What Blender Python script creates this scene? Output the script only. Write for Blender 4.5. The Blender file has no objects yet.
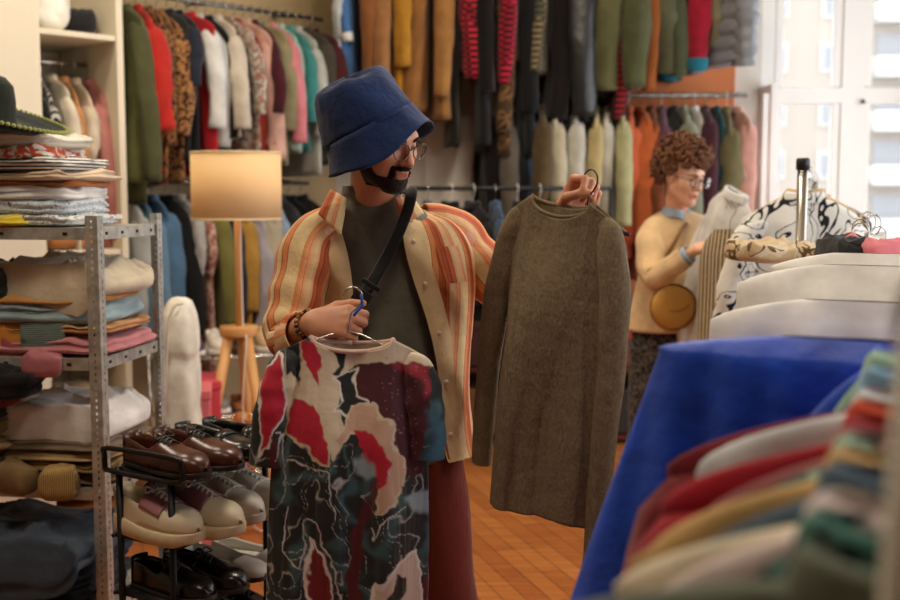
import bpy, bmesh, math, random
import numpy as np
from mathutils import Vector, Matrix
PI = math.pi
SC = bpy.context.scene
COL = SC.collection
rnd = random.Random(7)
FPX = 1100.0; CAMZ = 1.53; PITCH = math.atan(105/1100)
def W(px, py, Y):
    """a photo pixel at distance Y from the camera plane -> metres"""
    u = (px-450)/FPX; v = (300-py)/FPX
    dy = math.cos(PITCH)+v*math.sin(PITCH); dz = -math.sin(PITCH)+v*math.cos(PITCH)
    t = Y/dy
    return Vector((u*t, Y, CAMZ+dz*t))
def lin(c):
    return tuple((x/12.92 if x <= .04045 else ((x+.055)/1.055)**2.4) for x in [v/255 for v in c])
# ------------------------------------------------------------------ materials
_mats = {}
def nodes(name):
    m = bpy.data.materials.new(name); m.use_nodes = True
    nt = m.node_tree; b = nt.nodes['Principled BSDF']
    return m, nt, b
def N(nt, t, **kw):
    n = nt.nodes.new(t)
    for k, v in kw.items():
        if k in n.inputs: n.inputs[k].default_value = v
        else: setattr(n, k, v)
    return n
def plain(rgb, rough=.5, metal=0, name='plain', **kw):
    key = ('p', rgb, rough, metal, tuple(kw.items()))
    if key in _mats: return _mats[key]
    m, nt, b = nodes(name)
    b.inputs['Base Color'].default_value = (*lin(rgb), 1)
    b.inputs['Roughness'].default_value = rough; b.inputs['Metallic'].default_value = metal
    for k, v in kw.items(): b.inputs[k].default_value = v
    no = N(nt, 'ShaderNodeTexNoise'); no.inputs['Scale'].default_value = 14; no.inputs['Detail'].default_value = 4
    tc = N(nt, 'ShaderNodeTexCoord'); nt.links.new(tc.outputs['Object'], no.inputs['Vector'])
    mr = N(nt, 'ShaderNodeMapRange'); mr.inputs['To Min'].default_value = max(0, rough-.08); mr.inputs['To Max'].default_value = min(1, rough+.08)
    nt.links.new(no.outputs['Fac'], mr.inputs['Value']); nt.links.new(mr.outputs[0], b.inputs['Roughness'])
    _mats[key] = m
    return m
def ramp(nt, stops, interp='LINEAR'):
    r = nt.nodes.new('ShaderNodeValToRGB'); cr = r.color_ramp; cr.interpolation = interp
    while len(cr.elements) > 1: cr.elements.remove(cr.elements[-1])
    cr.elements[0].position = stops[0][0]; cr.elements[0].color = (*lin(stops[0][1]), 1)
    for p, c in stops[1:]:
        e = cr.elements.new(p); e.color = (*lin(c), 1)
    return r
def fabric(rgb, pat=None, rgb2=(230, 225, 215), scale=1.0, rough=.92, rgb3=None, bump=.25):
    key = ('f', rgb, pat, rgb2, scale, rough, rgb3, bump)
    if key in _mats: return _mats[key]
    m, nt, b = nodes('fabric'); L = nt.links.new
    tc = N(nt, 'ShaderNodeTexCoord'); co = tc.outputs['Object']
    mp = N(nt, 'ShaderNodeMapping'); L(co, mp.inputs['Vector'])
    col = None
    c3 = rgb3 or rgb2
    if pat is None:
        no = N(nt, 'ShaderNodeTexNoise'); no.inputs['Scale'].default_value = 9; no.inputs['Detail'].default_value = 5
        L(co, no.inputs['Vector'])
        r = ramp(nt, [(.3, tuple(int(x*.88) for x in rgb)), (.7, tuple(min(255, int(x*1.06)) for x in rgb))])
        L(no.outputs['Fac'], r.inputs['Fac']); col = r.outputs['Color']
    elif pat in ('hstripe', 'vstripe', 'fine'):
        w = N(nt, 'ShaderNodeTexWave'); w.wave_type = 'BANDS'; w.bands_direction = 'Z' if pat == 'hstripe' else 'X'
        w.inputs['Scale'].default_value = (14 if pat != 'fine' else 60)*scale; w.inputs['Distortion'].default_value = .4
        L(co, w.inputs['Vector'])
        r = ramp(nt, [(0, rgb), (.55, rgb2)], 'CONSTANT' if pat != 'fine' else 'LINEAR')
        L(w.outputs['Fac'], r.inputs['Fac']); col = r.outputs['Color']
    elif pat == 'plaid':
        outs = []
        for d in ('X', 'Z'):
            w = N(nt, 'ShaderNodeTexWave'); w.bands_direction = d; w.inputs['Scale'].default_value = 9*scale
            L(co, w.inputs['Vector'])
            r = ramp(nt, [(0, (0, 0, 0)), (.5, (255, 255, 255))], 'CONSTANT'); L(w.outputs['Fac'], r.inputs['Fac']); outs.append(r.outputs['Color'])
        mx = N(nt, 'ShaderNodeMix', data_type='RGBA'); mx.inputs[0].default_value = .5
        L(outs[0], mx.inputs[6]); L(outs[1], mx.inputs[7])
        r = ramp(nt, [(0, rgb), (.3, rgb2), (.8, c3)], 'CONSTANT'); L(mx.outputs[2], r.inputs['Fac']); col = r.outputs['Color']
    elif pat in ('spots', 'floral', 'camo', 'marks'):
        no = N(nt, 'ShaderNodeTexNoise'); no.inputs['Scale'].default_value = {'spots': 38, 'floral': 22, 'camo': 12, 'marks': 9}[pat]*scale
        no.inputs['Detail'].default_value = 2; no.inputs['Distortion'].default_value = {'spots': .3, 'floral': 1.2, 'camo': .8, 'marks': 2.5}[pat]
        L(co, no.inputs['Vector'])
        if pat == 'marks':
            r = ramp(nt, [(0, rgb), (.485, rgb2), (.515, rgb), (.62, c3), (.64, rgb)], 'CONSTANT')
        else:
            r = ramp(nt, [(0, rgb), (.47, rgb2), (.56, c3), (.62, rgb)], 'CONSTANT')
        L(no.outputs['Fac'], r.inputs['Fac']); col = r.outputs['Color']
    L(col, b.inputs['Base Color'])
    b.inputs['Roughness'].default_value = rough
    b.inputs['Sheen Weight'].default_value = .15; b.inputs['Sheen Roughness'].default_value = .5
    b.inputs['Specular IOR Level'].default_value = .5 if rough < .7 else .2
    n2 = N(nt, 'ShaderNodeTexNoise'); n2.inputs['Scale'].default_value = 22; n2.inputs['Detail'].default_value = 6
    L(co, n2.inputs['Vector'])
    bp = N(nt, 'ShaderNodeBump'); bp.inputs['Strength'].default_value = bump; bp.inputs['Distance'].default_value = .02
    L(n2.outputs['Fac'], bp.inputs['Height']); L(bp.outputs[0], b.inputs['Normal'])
    _mats[key] = m
    return m
# ------------------------------------------------------------------ mesh tools
def mesh(name, verts, faces, uvs=None, smooth=True):
    me = bpy.data.meshes.new(name)
    me.from_pydata([tuple(v) for v in verts], [], faces)
    if smooth: me.polygons.foreach_set('use_smooth', [True]*len(me.polygons))
    if uvs is not None:
        ul = me.uv_layers.new(name='UVMap')
        vi = np.zeros(len(me.loops), dtype=np.int32); me.loops.foreach_get('vertex_index', vi)
        ul.data.foreach_set('uv', np.asarray(uvs, dtype=np.float32)[vi].ravel())
    me.update()
    return me
def link(name, me, mat=None, parent=None, loc=None):
    o = bpy.data.objects.new(name, me); COL.objects.link(o)
    if mat is not None:
        if isinstance(mat, (list, tuple)):
            for q in mat: me.materials.append(q)
        elif not me.materials: me.materials.append(mat)
    if parent is not None: o.parent = parent
    if loc is not None: o.location = loc
    return o
def tag(o, label=None, cat=None, group=None, kind=None):
    if label: o['label'] = label
    if cat: o['category'] = cat
    if group: o['group'] = group
    if kind: o['kind'] = kind
    return o
LABELS = []
def thing(name, label, cat, loc=(0, 0, 0), rotz=0, group=None):
    o = bpy.data.objects.new(name, None); COL.objects.link(o); o.empty_display_size = .1
    o.location = loc; o.rotation_euler = (0, 0, rotz)
    LABELS.append(label)
    return tag(o, label, cat, group)
def dup(root, loc=None, rotz=None, label=None, group=None):
    r = root.copy(); COL.objects.link(r)
    if loc is not None: r.location = loc
    if rotz is not None: r.rotation_euler = (0, 0, rotz)
    if label: r['label'] = label; LABELS.append(label)
    if group: r['group'] = group
    for ch in list(root.children):
        c = ch.copy(); COL.objects.link(c); c.parent = r
        for g in ch.children:
            d = g.copy(); COL.objects.link(d); d.parent = c
    return r
def struct(name, me, mat):
    o = link(name, me, mat); o['kind'] = 'structure'; return o
def grid(P, closed=False, cap0=False, cap1=False, uv=None):
    """P[n,m,3]: n rows, m round; closed joins the last column to the first"""
    n, m = P.shape[:2]
    V = [tuple(p) for p in P.reshape(-1, 3)]; F = []
    mm = m if closed else m-1
    for i in range(n-1):
        for j in range(mm):
            a = i*m+j; b = i*m+(j+1) % m
            F.append((a, b, b+m, a+m))
    U = None
    if uv is not None: U = [tuple(p) for p in uv.reshape(-1, 2)]
    if cap0:
        c = len(V); V.append(tuple(P[0].mean(0)));
        if U is not None: U.append(U[0])
        F += [(c, (j+1) % m, j) for j in range(mm)]
    if cap1:
        c = len(V); V.append(tuple(P[-1].mean(0))); o = (n-1)*m
        if U is not None: U.append(U[o])
        F += [(c, o+j, o+(j+1) % m) for j in range(mm)]
    return V, F, U
class MB:
    def __init__(s): s.v = []; s.f = []; s.u = []
    def add(s, V, F, U=None):
        o = len(s.v); s.v += [tuple(v) for v in V]; s.f += [tuple(i+o for i in f) for f in F]
        s.u += (U if U is not None else [(v[0], v[2]) for v in V])
        return s
    def box(s, c, d, rz=0, R=None):
        c = Vector(c); M = R or Matrix.Rotation(rz, 3, 'Z')
        V = [c + M @ Vector((sx*d[0]/2, sy*d[1]/2, sz*d[2]/2)) for sx in (-1, 1) for sy in (-1, 1) for sz in (-1, 1)]
        F = [(0, 1, 3, 2), (4, 6, 7, 5), (0, 4, 5, 1), (2, 3, 7, 6), (0, 2, 6, 4), (1, 5, 7, 3)]
        return s.add(V, F)
    def tube(s, pts, r, seg=10, smooth=0, cap=True):
        P = tube_pts(pts, r, seg, smooth); return s.add(*grid(P, True, cap, cap))
    def lathe(s, prof, seg=32, c=(0, 0, 0), R=None, sx=1, sy=1):
        a = np.linspace(0, 2*PI, seg, endpoint=False)
        P = np.zeros((len(prof), seg, 3))
        for i, (r, z) in enumerate(prof):
            P[i, :, 0] = r*np.cos(a)*sx; P[i, :, 1] = r*np.sin(a)*sy; P[i, :, 2] = z
        if R is not None: P = P @ np.array(R).T
        P = P + np.array(c)
        return s.add(*grid(P, True))
    def build(s, name, mat=None, parent=None, smooth=True, bevel=0, loc=None):
        me = mesh(name, s.v, s.f, s.u, smooth)
        o = link(name, me, mat, parent, loc)
        if bevel:
            b = o.modifiers.new('bevel', 'BEVEL'); b.width = bevel; b.segments = 2; b.limit_method = 'ANGLE'
        return o
def catmull(pts, k):
    pts = [np.array(p, float) for p in pts]
    if k <= 1: return np.array(pts)
    out = []
    n = len(pts)
    for i in range(n-1):
        p0 = pts[max(i-1, 0)]; p1 = pts[i]; p2 = pts[i+1]; p3 = pts[min(i+2, n-1)]
        for j in range(k):
            t = j/k
            out.append(.5*((2*p1)+(-p0+p2)*t+(2*p0-5*p1+4*p2-p3)*t*t+(-p0+3*p1-3*p2+p3)*t**3))
    out.append(pts[-1])
    return np.array(out)
def frames(C, up=None):
    T = np.gradient(C, axis=0); T /= np.linalg.norm(T, axis=1)[:, None]+1e-12
    a = np.array(up if up is not None else (0, 0, 1.)) ; 
    if abs(np.dot(a, T[0])) > .95: a = np.array((1., 0, 0)) if up is None else a+np.array((.01, .3, .02))
    A = []; 
    for t in T:
        a = a - t*np.dot(a, t); a /= np.linalg.norm(a)+1e-12; A.append(a.copy())
    A = np.array(A); B = np.cross(T, A)
    return T, A, B
def tube_pts(pts, r, seg=10, smooth=0, up=None, rb=None):
    """rings of a tube along pts; r a number or one per point; rb the radius in the other direction"""
    pts = np.array([tuple(p) for p in pts], float)
    rr = np.full(len(pts), r, float) if np.isscalar(r) else np.array(r, float)
    r2 = rr if rb is None else (np.full(len(pts), rb, float) if np.isscalar(rb) else np.array(rb, float))
    if smooth:
        Q = catmull(np.column_stack([pts, rr, r2]), smooth); pts = Q[:, :3]; rr = Q[:, 3]; r2 = Q[:, 4]
    T, A, B = frames(pts, up)
    a = np.linspace(0, 2*PI, seg, endpoint=False)
    return pts[:, None, :] + rr[:, None, None]*np.cos(a)[None, :, None]*A[:, None, :] + r2[:, None, None]*np.sin(a)[None, :, None]*B[:, None, :]
def sines(seed, n, k0, k1, dz):
    g = np.random.RandomState(seed)
    return [(g.uniform(k0, k1), g.uniform(0, 6.28), g.uniform(-dz, dz), g.uniform(.5, 1)) for _ in range(n)]
def fold(S, x, z):
    o = 0
    for k, p, d, a in S:
        s = np.sin(k*x+p+d*z+.6*np.sin(z*5+p)); o = o+a*(.55*s+.9*(.5-np.abs(np.sin(.5*(k*x+p+d*z+.6*np.sin(z*5+p))))))
    return o/len(S)
def noise3(P, seed, sc):
    """cheap smooth pseudo noise on arrays of points"""
    g = np.random.RandomState(seed); out = 0
    for i in range(6):
        d = g.normal(size=3); d /= np.linalg.norm(d); k = sc*(1+.5*i)
        e = g.normal(size=3); e /= np.linalg.norm(e)
        out = out + np.sin((P@d)*k + 1.3*np.sin((P@e)*k*.7+g.uniform(0, 6)) + g.uniform(0, 6.28))/(1+.35*i)
    return out/3
def sstep(a, b, x):
    t = np.clip((x-a)/(b-a), 0, 1); return t*t*(3-2*t)
# ------------------------------------------------------------------ signed distance bodies
class SDF:
    def __init__(s): s.p = []
    def cone(s, a, b, ra, rb, k=.02):
        a = np.array(a, float); b = np.array(b, float)
        def f(P):
            d = b-a; h = np.clip(((P-a)@d)/(d@d+1e-12), 0, 1)
            return np.linalg.norm(P-a-h[:, None]*d, axis=1)-(ra+(rb-ra)*h)
        s.p.append((f, k, (a+b)/2, np.linalg.norm(b-a)/2+max(ra, rb), 1)); return s
    def ball(s, c, r, k=.02, sub=False):
        c = np.array(c, float)
        s.p.append((lambda P: np.linalg.norm(P-c, axis=1)-r, k, c, r, -1 if sub else 1)); return s
    def ell(s, c, r, R=None, k=.02, sub=False):
        c = np.array(c, float); r = np.array(r, float); M = np.eye(3) if R is None else np.array(R)
        def f(P):
            q = (P-c)@M; k0 = np.linalg.norm(q/r, axis=1)+1e-9; k1 = np.linalg.norm(q/(r*r), axis=1)+1e-9
            return k0*(k0-1)/k1
        s.p.append((f, k, c, max(r), -1 if sub else 1)); return s
    def eval(s, P, c=None, rad=0):
        d = np.full(len(P), 1.0); hit = False
        for f, k, pc, pr, sg in s.p:
            if c is not None and np.linalg.norm(pc-c)-pr > rad+.045: continue
            if sg > 0:
                hit = True; e = f(P); h = np.clip(.5+.5*(d-e)/k, 0, 1); d = d*(1-h)+e*h-k*h*(1-h)
            elif hit:
                e = -f(P); h = np.clip(.5-.5*(d-e)/k, 0, 1); d = d*(1-h)+e*h+k*h*(1-h)
        return d if hit else None
    def mesh(s, name, h=.004, post=None, lo=None, hi=None):
        if lo is None:
            lo = np.min([p[2]-p[3] for p in s.p if p[4] > 0], axis=0)-.03; hi = np.max([p[2]+p[3] for p in s.p if p[4] > 0], axis=0)+.03
        lo = np.array(lo); nb = 16
        n = (np.ceil((np.array(hi)-lo)/(h*nb)).astype(int))*nb
        G = np.full(tuple(n+1), 1.0, np.float32)
        ii = np.arange(nb+1); off = np.stack(np.meshgrid(ii, ii, ii, indexing='ij'), -1).reshape(-1, 3)*h
        for bx in range(0, n[0], nb):
            for by in range(0, n[1], nb):
                for bz in range(0, n[2], nb):
                    o = lo+np.array((bx, by, bz))*h; c = o+nb*h/2
                    P = o+off
                    d = s.eval(P, c, nb*h*.87)
                    if d is None: continue
                    if post is not None: d = post(P, d)
                    G[bx:bx+nb+1, by:by+nb+1, bz:bz+nb+1] = d.reshape(nb+1, nb+1, nb+1)
        return surface_net(name, G, lo, h)
def surface_net(name, G, lo, h):
    S = G < 0; nx, ny, nz = [q-1 for q in G.shape]
    cnt = np.zeros((nx, ny, nz), np.int8)
    cs = [(a, b, c) for a in (0, 1) for b in (0, 1) for c in (0, 1)]
    for a, b, c in cs: cnt += S[a:nx+a, b:ny+b, c:nz+c]
    I = np.argwhere((cnt > 0) & (cnt < 8)); ids = (I[:, 0]*ny+I[:, 1])*nz+I[:, 2]
    acc = np.zeros((len(I), 3)); num = np.zeros(len(I))
    for p in cs:
        for ax in range(3):
            if p[ax]: continue
            q = list(p); q[ax] = 1
            A = G[I[:, 0]+p[0], I[:, 1]+p[1], I[:, 2]+p[2]].astype(float); B = G[I[:, 0]+q[0], I[:, 1]+q[1], I[:, 2]+q[2]].astype(float)
            m = (A < 0) != (B < 0); t = np.where(m, A/(A-B+1e-20), 0)
            pt = np.tile(np.array(p, float), (len(I), 1)); pt[:, ax] += t
            acc += pt*m[:, None]; num += m
    V = lo+(I+acc/num[:, None])*h
    F = []
    def look(J): return np.searchsorted(ids, (J[:, 0]*ny+J[:, 1])*nz+J[:, 2])
    for ax in range(3):
        A = S[:-1, 1:-1, 1:-1] if ax == 0 else S[1:-1, :-1, 1:-1] if ax == 1 else S[1:-1, 1:-1, :-1]
        B = S[1:, 1:-1, 1:-1] if ax == 0 else S[1:-1, 1:, 1:-1] if ax == 1 else S[1:-1, 1:-1, 1:]
        E = np.argwhere(A != B); base = E.copy()
        o = [1, 1, 1]; o[ax] = 0; base = base+np.array(o)
        flip = A[E[:, 0], E[:, 1], E[:, 2]]
        u, v = [(1, 2), (2, 0), (0, 1)][ax]
        du = np.zeros(3, int); du[u] = 1; dv = np.zeros(3, int); dv[v] = 1
        q = np.stack([look(base-du-dv), look(base-dv), look(base), look(base-du)], 1)
        q = np.where(flip[:, None], q, q[:, ::-1]); F.append(q)
    F = np.concatenate(F)
    me = bpy.data.meshes.new(name)
    me.vertices.add(len(V)); me.vertices.foreach_set('co', V.astype(np.float32).ravel())
    me.loops.add(len(F)*4); me.loops.foreach_set('vertex_index', F.astype(np.int32).ravel())
    me.polygons.add(len(F)); me.polygons.foreach_set('loop_start', np.arange(0, len(F)*4, 4, dtype=np.int32))
    me.polygons.foreach_set('loop_total', np.full(len(F), 4, np.int32))
    me.update(calc_edges=True); me.validate()
    me.polygons.foreach_set('use_smooth', [True]*len(me.polygons))
    return me, V
def color_attr(me, C):
    a = me.color_attributes.new('tint', 'FLOAT_COLOR', 'POINT')
    C = np.column_stack([C, np.ones(len(C))]).astype(np.float32)
    a.data.foreach_set('color', C.ravel())
# ------------------------------------------------------------------ garments
CHROME = plain((205, 203, 198), .25, 1, 'chrome'); BLACKP = plain((18, 18, 20), .45, 0, 'black plastic')
HW = {'wood': plain((176, 128, 78), .5, 0, 'wood hanger'), 'black': BLACKP, 'white': plain((226, 222, 212), .4, 0, 'white plastic'), 'wire': CHROME, 'pink': plain((228, 150, 160), .4, 0, 'pink plastic'), 'plum': plain((70, 22, 40), .4, 0, 'plum plastic')}
_hm = {}
def hanger_mesh(kind, w=.19, drop=.055):
    k = (kind, w, drop)
    if k in _hm: return _hm[k]
    hook = [(.0, 0, -.085), (0, 0, -.045), (.012, 0, -.03), (.024, 0, -.012), (.022, 0, .008), (.004, 0, .020), (-.016, 0, .010), (-.02, 0, -.006)]
    a = MB().tube(hook, .0022, 6, 3)
    b = MB().tube([(-w, 0, -.085-drop), (-w*.6, 0, -.085-drop*.5), (0, 0, -.083), (w*.6, 0, -.085-drop*.5), (w, 0, -.085-drop)], [.005, .007, .009, .007, .005] if kind != 'wire' else .0022, 8, 3)
    if kind in ('wire', 'white', 'black', 'plum', 'pink'): b.tube([(-w, 0, -.085-drop), (w, 0, -.085-drop)], .0022 if kind == 'wire' else .004, 6)
    m1 = mesh('hook', a.v, a.f); m1.materials.append(CHROME if kind not in ('plum', 'white') else HW[kind])
    m2 = mesh('shoulder_bar', b.v, b.f); m2.materials.append(HW[kind])
    _hm[k] = (m1, m2); return _hm[k]
def hanger(kind, loc, rot, label, group=None, w=.19, drop=.055):
    m1, m2 = hanger_mesh(kind, w, drop)
    t = thing('coat_hanger', label, 'hanger', loc, 0, group); t.rotation_euler = rot
    link('hook', m1, None, t); link('shoulder_bar', m2, None, t)
    return t
def body_grid(Wd, L, th, seed, flare, top, neck, rows, seg, amp, drop, sway=None):
    zz = np.concatenate([(np.linspace(0, 1, 11)[:-1]**1.5)*drop, drop+(np.linspace(0, 1, rows)**1.0)*(L-drop)])
    S1 = sines(seed if sway is None else sway, 4, 12, 38, 2.0); S2 = sines(seed+50, 3, 30, 80, 4)
    a = np.linspace(0, 2*PI, seg, endpoint=False)
    P = np.zeros((len(zz), seg, 3))
    for i, z in enumerate(zz):
        if z < drop: q = z/drop; w = neck+(Wd-neck)*(1-(1-q)**1.75)**.95; t = .016+(min(th, .06)*.62-.016+.006)*q
        else:
            q = (z-drop)/(L-drop); w = Wd*(1+flare*q)+.012*math.sin(q*3+seed); t0_ = min(th, .06)*.62+.006; t = t0_+(th-t0_)*min(1, q*2.2)**.7
        c = np.cos(a); s_ = np.sin(a)
        x = w*np.sign(c)*np.abs(c)**.75; y = t*np.sign(s_)*np.abs(s_)**.8
        q = z/L; A = amp*min(1, q*1.7)
        sh = fold(S1, x, z)*A*.9
        y = y*(1+.4*fold(S2, x, z)) + sh
        x = x+A*.4*fold(S1, y*3+2, z*.8)*np.abs(c)
        P[i, :, 0] = x; P[i, :, 1] = y; P[i, :, 2] = -top-z
        if z >= L-1e-6: P[i, :, 2] += .008*np.sin(9*x+seed)
    return P
def sleeve_grid(sx, Wd, L, r, seed, top, drop, swing=0, spread=.035, cuff=.75, n=16, seg=14, flat=1.25):
    g = np.random.RandomState(seed*3+int(sx)+5)
    x0 = sx*(Wd-.035); z0 = -top-drop-.015
    pts = [(x0-sx*.05, 0, z0+.0), (x0+sx*.005, 0, z0-.035), (x0+sx*(.03+spread*.4), swing*.3, z0-.05-L*.35), (x0+sx*(.03+spread*.8), swing*.8+g.uniform(-.01, .01), z0-L*.7), (x0+sx*(.015+spread), swing*1.3+g.uniform(-.015, .015), z0-L)]
    rr = [r*.45, r*.95, r, r*.88, r*cuff]
    P = tube_pts(pts, [q*flat for q in rr], seg, max(2, n//4), up=(1, 0, 0), rb=[q*.8 for q in rr])
    c = P.mean(1, keepdims=True); D = P-c; D /= np.linalg.norm(D, axis=2, keepdims=True)+1e-9
    a = np.linspace(0, 2*PI, seg, endpoint=False)[None, :]; s = np.linspace(0, 1, P.shape[0])[:, None]
    S = sines(seed+9, 4, 1, 1, 1); 
    ds = sum(np.sin(round(1+3*i_)*a+p+s*(2+2.5*i_)+.7*np.sin(s*5+p)) for i_, (k, p, d, am) in enumerate(S))/4
    ds = ds+.45*np.sin(s*26+2*np.sin(a+seed))*np.exp(-((s-.45)/.25)**2)
    return P+D*(ds*r*.2)[:, :, None]
def garment(kind, label, cat, mat, loc, rotz, Wd=.2, L=.62, sl=.5, th=.045, seed=1, flare=.05, r=.05, amp=.018, drop=.10,
            group=None, sleeve_mat=None, collar=True, hang='wood', hanglabel=None, top=.09, neck=.07, rows=22, seg=40, tilt=0, roll=0, swing=0, trim=None, cuff=.75, hood=False, buttons=None, spread=.035, sway=None):
    t = thing(kind, label, cat, loc, rotz, group)
    t.rotation_euler = (tilt, roll, rotz)
    V, F, U = grid(body_grid(Wd, L, th, seed, flare, top, neck, rows, seg, amp, drop, sway), True, False, True)
    link('bodice', mesh('bodice', V, F, U), mat, t)
    if sl > 0:
        for sx in (-1, 1):
            V, F, U = grid(sleeve_grid(sx, Wd, sl, r, seed, top, drop, swing, spread, cuff), True, True, True)
            s = link('sleeve', mesh('sleeve', V, F, U), sleeve_mat or mat, t)
            if trim is not None:
                P = sleeve_grid(sx, Wd, sl, r, seed, top, drop, swing, spread, cuff)[-3:]
                c = P.mean(1, keepdims=True); P = c+(P-c)*1.1; P[:, :, 2] -= .006
                V, F, U = grid(P, True, True, True); link('cuff', mesh('cuff', V, F, U), trim, s)
    if collar:
        a = np.linspace(0, 2*PI, 24, endpoint=False); P = np.zeros((5, 24, 3))
        for i, (k, z) in enumerate([(1.02, -.012), (1.0, .012), (.96, .022), (1.1, .014), (1.22, -.016)]):
            P[i, :, 0] = neck*k*np.cos(a)*.95; P[i, :, 1] = .021*k*1.25*np.sin(a); P[i, :, 2] = -top+z+.004*np.cos(2*a)
        V, F, U = grid(P, True); link('collar', mesh('collar', V, F, U), trim or mat, t)
    if buttons:
        for i in range(5):
            m = MB().lathe([(0, .002), (.006, .002), (.007, 0)], 8, (0, -th-.006-amp*.5, -top-.1-i*(L-.2)/5), Matrix.Rotation(PI/2, 3, 'X'))
            m.build('button', buttons, t)
    if hang:
        h_ = hanger(hang, loc, (tilt, roll, rotz), hanglabel or ('hanger holding the '+label)[:110], group and group.replace('garments', 'hangers'), w=min(.19, Wd*.8), drop=min(drop*.75, .055))
        h_.scale = (1, 1, max(1, (top+.012)/.085))
    return t
def shirt_words(s): return s
def rack_row(items, p0, p1, z, rotz, rail, group, hang='wood', seed0=0, Wd=.2, th=.045, jit=.12, amp=.036):
    p0 = Vector(p0); p1 = Vector(p1); n = len(items); hs = hang if isinstance(hang, (list, tuple)) else [hang]
    for i, it in enumerate(items):
        phrase, kind, rgb, L, sl = it[:5]; ex = it[5] if len(it) > 5 else {}
        ex = dict(ex); pat = ex.pop('pat', None); c2 = ex.pop('c2', (230, 225, 215)); c3 = ex.pop('c3', None); sc = ex.pop('sc', 1.0); rough = ex.pop('rough', .92)
        at = ex.pop('at', None)
        f = (i+.5)/n if at is None else at
        p = p0.lerp(p1, f); sd = seed0+i*7
        kk = .62 if max(rgb) < 62 else .92
        m = fabric(tuple(int(q*kk) for q in rgb), pat, tuple(int(q*.92) for q in c2), sc, rough, c3)
        j = rnd.uniform(-jit, jit)
        sm = ex.pop('srgb', None); 
        if sm: ex['sleeve_mat'] = fabric(sm)
        tr = ex.pop('trgb', None)
        if tr: ex['trim'] = fabric(tr)
        hk = ex.pop('hang', hs[i % len(hs)])
        cat = kind.split()[-1]
        a = dict(Wd=Wd+rnd.uniform(-.035, .015), th=th*rnd.uniform(.75, 1.05), amp=amp, r=.040+rnd.uniform(0, .010), flare=rnd.uniform(-.05, .12), swing=rnd.uniform(-.03, .03), sway=seed0+1, roll=rnd.uniform(-.07, .07), tilt=rnd.uniform(-.02, .02), spread=rnd.uniform(.0, .06), drop=rnd.uniform(.08, .13), cuff=rnd.uniform(.62, .95))
        a.update(ex)
        garment(kind.replace(' ', '_'), f'{phrase} {kind} on the {rail}', cat, m, (p.x, p.y, z), rotz+j, L=L, sl=sl, seed=sd, group=group,
                hang=hk, hanglabel=f'hanger of the {phrase} {kind} on the {rail}', **a)
# ------------------------------------------------------------------ folded and crumpled cloth
def superq(nx, e1, e2):
    pass
def cloth_block(w, d, h, layers=3, seed=1, messy=.012, droop=0, drape_y=None, e=.35, n=72, m=44):
    """a folded piece of clothing lying on the plane z=0: rounded slab with the edges of its layers showing"""
    u = np.linspace(0, 2*PI, n, endpoint=False); v = np.linspace(-PI/2, PI/2, m)
    def sp(x, p): return np.sign(x)*np.abs(x)**p
    cu, su = np.cos(u), np.sin(u); cv, sv = np.cos(v), np.sin(v)
    X = sp(cv, e)[:, None]*sp(cu, e)[None]*w/2; Y = sp(cv, e)[:, None]*sp(su, e)[None]*d/2; Z = (sp(sv, .55)[:, None]*np.ones(n)[None]*.5+.5)
    Pq = np.stack([X, Y, Z*h], -1)
    side = (sp(cv, .35))[:, None]
    g = np.random.RandomState(seed); ph = g.uniform(0, 6, 4)
    lay = np.abs(np.sin(Z*PI*layers+.35*np.sin(X*18+ph[0])+.3*np.sin(Y*15+ph[1])))
    k = 1-(1-lay)**2*.10*side
    k = k*(1+.05*np.sin(np.floor(Z*layers)*2.3+ph[2])*side)
    Pq[..., 0] *= k; Pq[..., 1] *= k
    nn = noise3(Pq.reshape(-1, 3), seed, 16).reshape(X.shape); n2 = noise3(Pq.reshape(-1, 3)*2.3, seed+3, 16).reshape(X.shape)
    rg = (1-np.abs(noise3(Pq.reshape(-1, 3)*np.array((1, 1.6, 1)), seed+21, 13).reshape(X.shape))*2.2).clip(0, 1)**2
    rg2 = (1-np.abs(noise3(Pq.reshape(-1, 3)*np.array((1.7, .8, 1)), seed+33, 17).reshape(X.shape))*2.4).clip(0, 1)**2
    Pq[..., 2] += (nn*messy+n2*messy*.4+rg*messy*.9+rg2*messy*.6)*Z
    Pq[..., 0] *= 1+rg2*messy*1.2; Pq[..., 1] *= 1+rg*messy*1.2
    Pq[..., 0] += nn*messy*.7; Pq[..., 1] += noise3(Pq.reshape(-1, 3), seed+9, 14).reshape(X.shape)*messy*.7
    if droop:
        q = sstep(0, 1, (np.abs(Pq[..., 0])-w*.32)/(w*.2)); Pq[..., 2] -= q*droop*Z
    if drape_y is not None:     # front hangs over the shelf edge
        lim, amt = drape_y
        over = np.maximum(0, lim-Pq[..., 1]); Pq[..., 2] -= over*amt; Pq[..., 1] += over*.75
    return grid(Pq, True)
def folded(kind, label, cat, mat, loc, rz, w, d, h, group=None, **kw):
    V, F, U = cloth_block(w, d, h, **kw)
    o = link(kind, mesh(kind, V, F, U), mat); o.location = loc; o.rotation_euler = (0, 0, rz); LABELS.append(label)
    return tag(o, label, cat, group)
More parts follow.
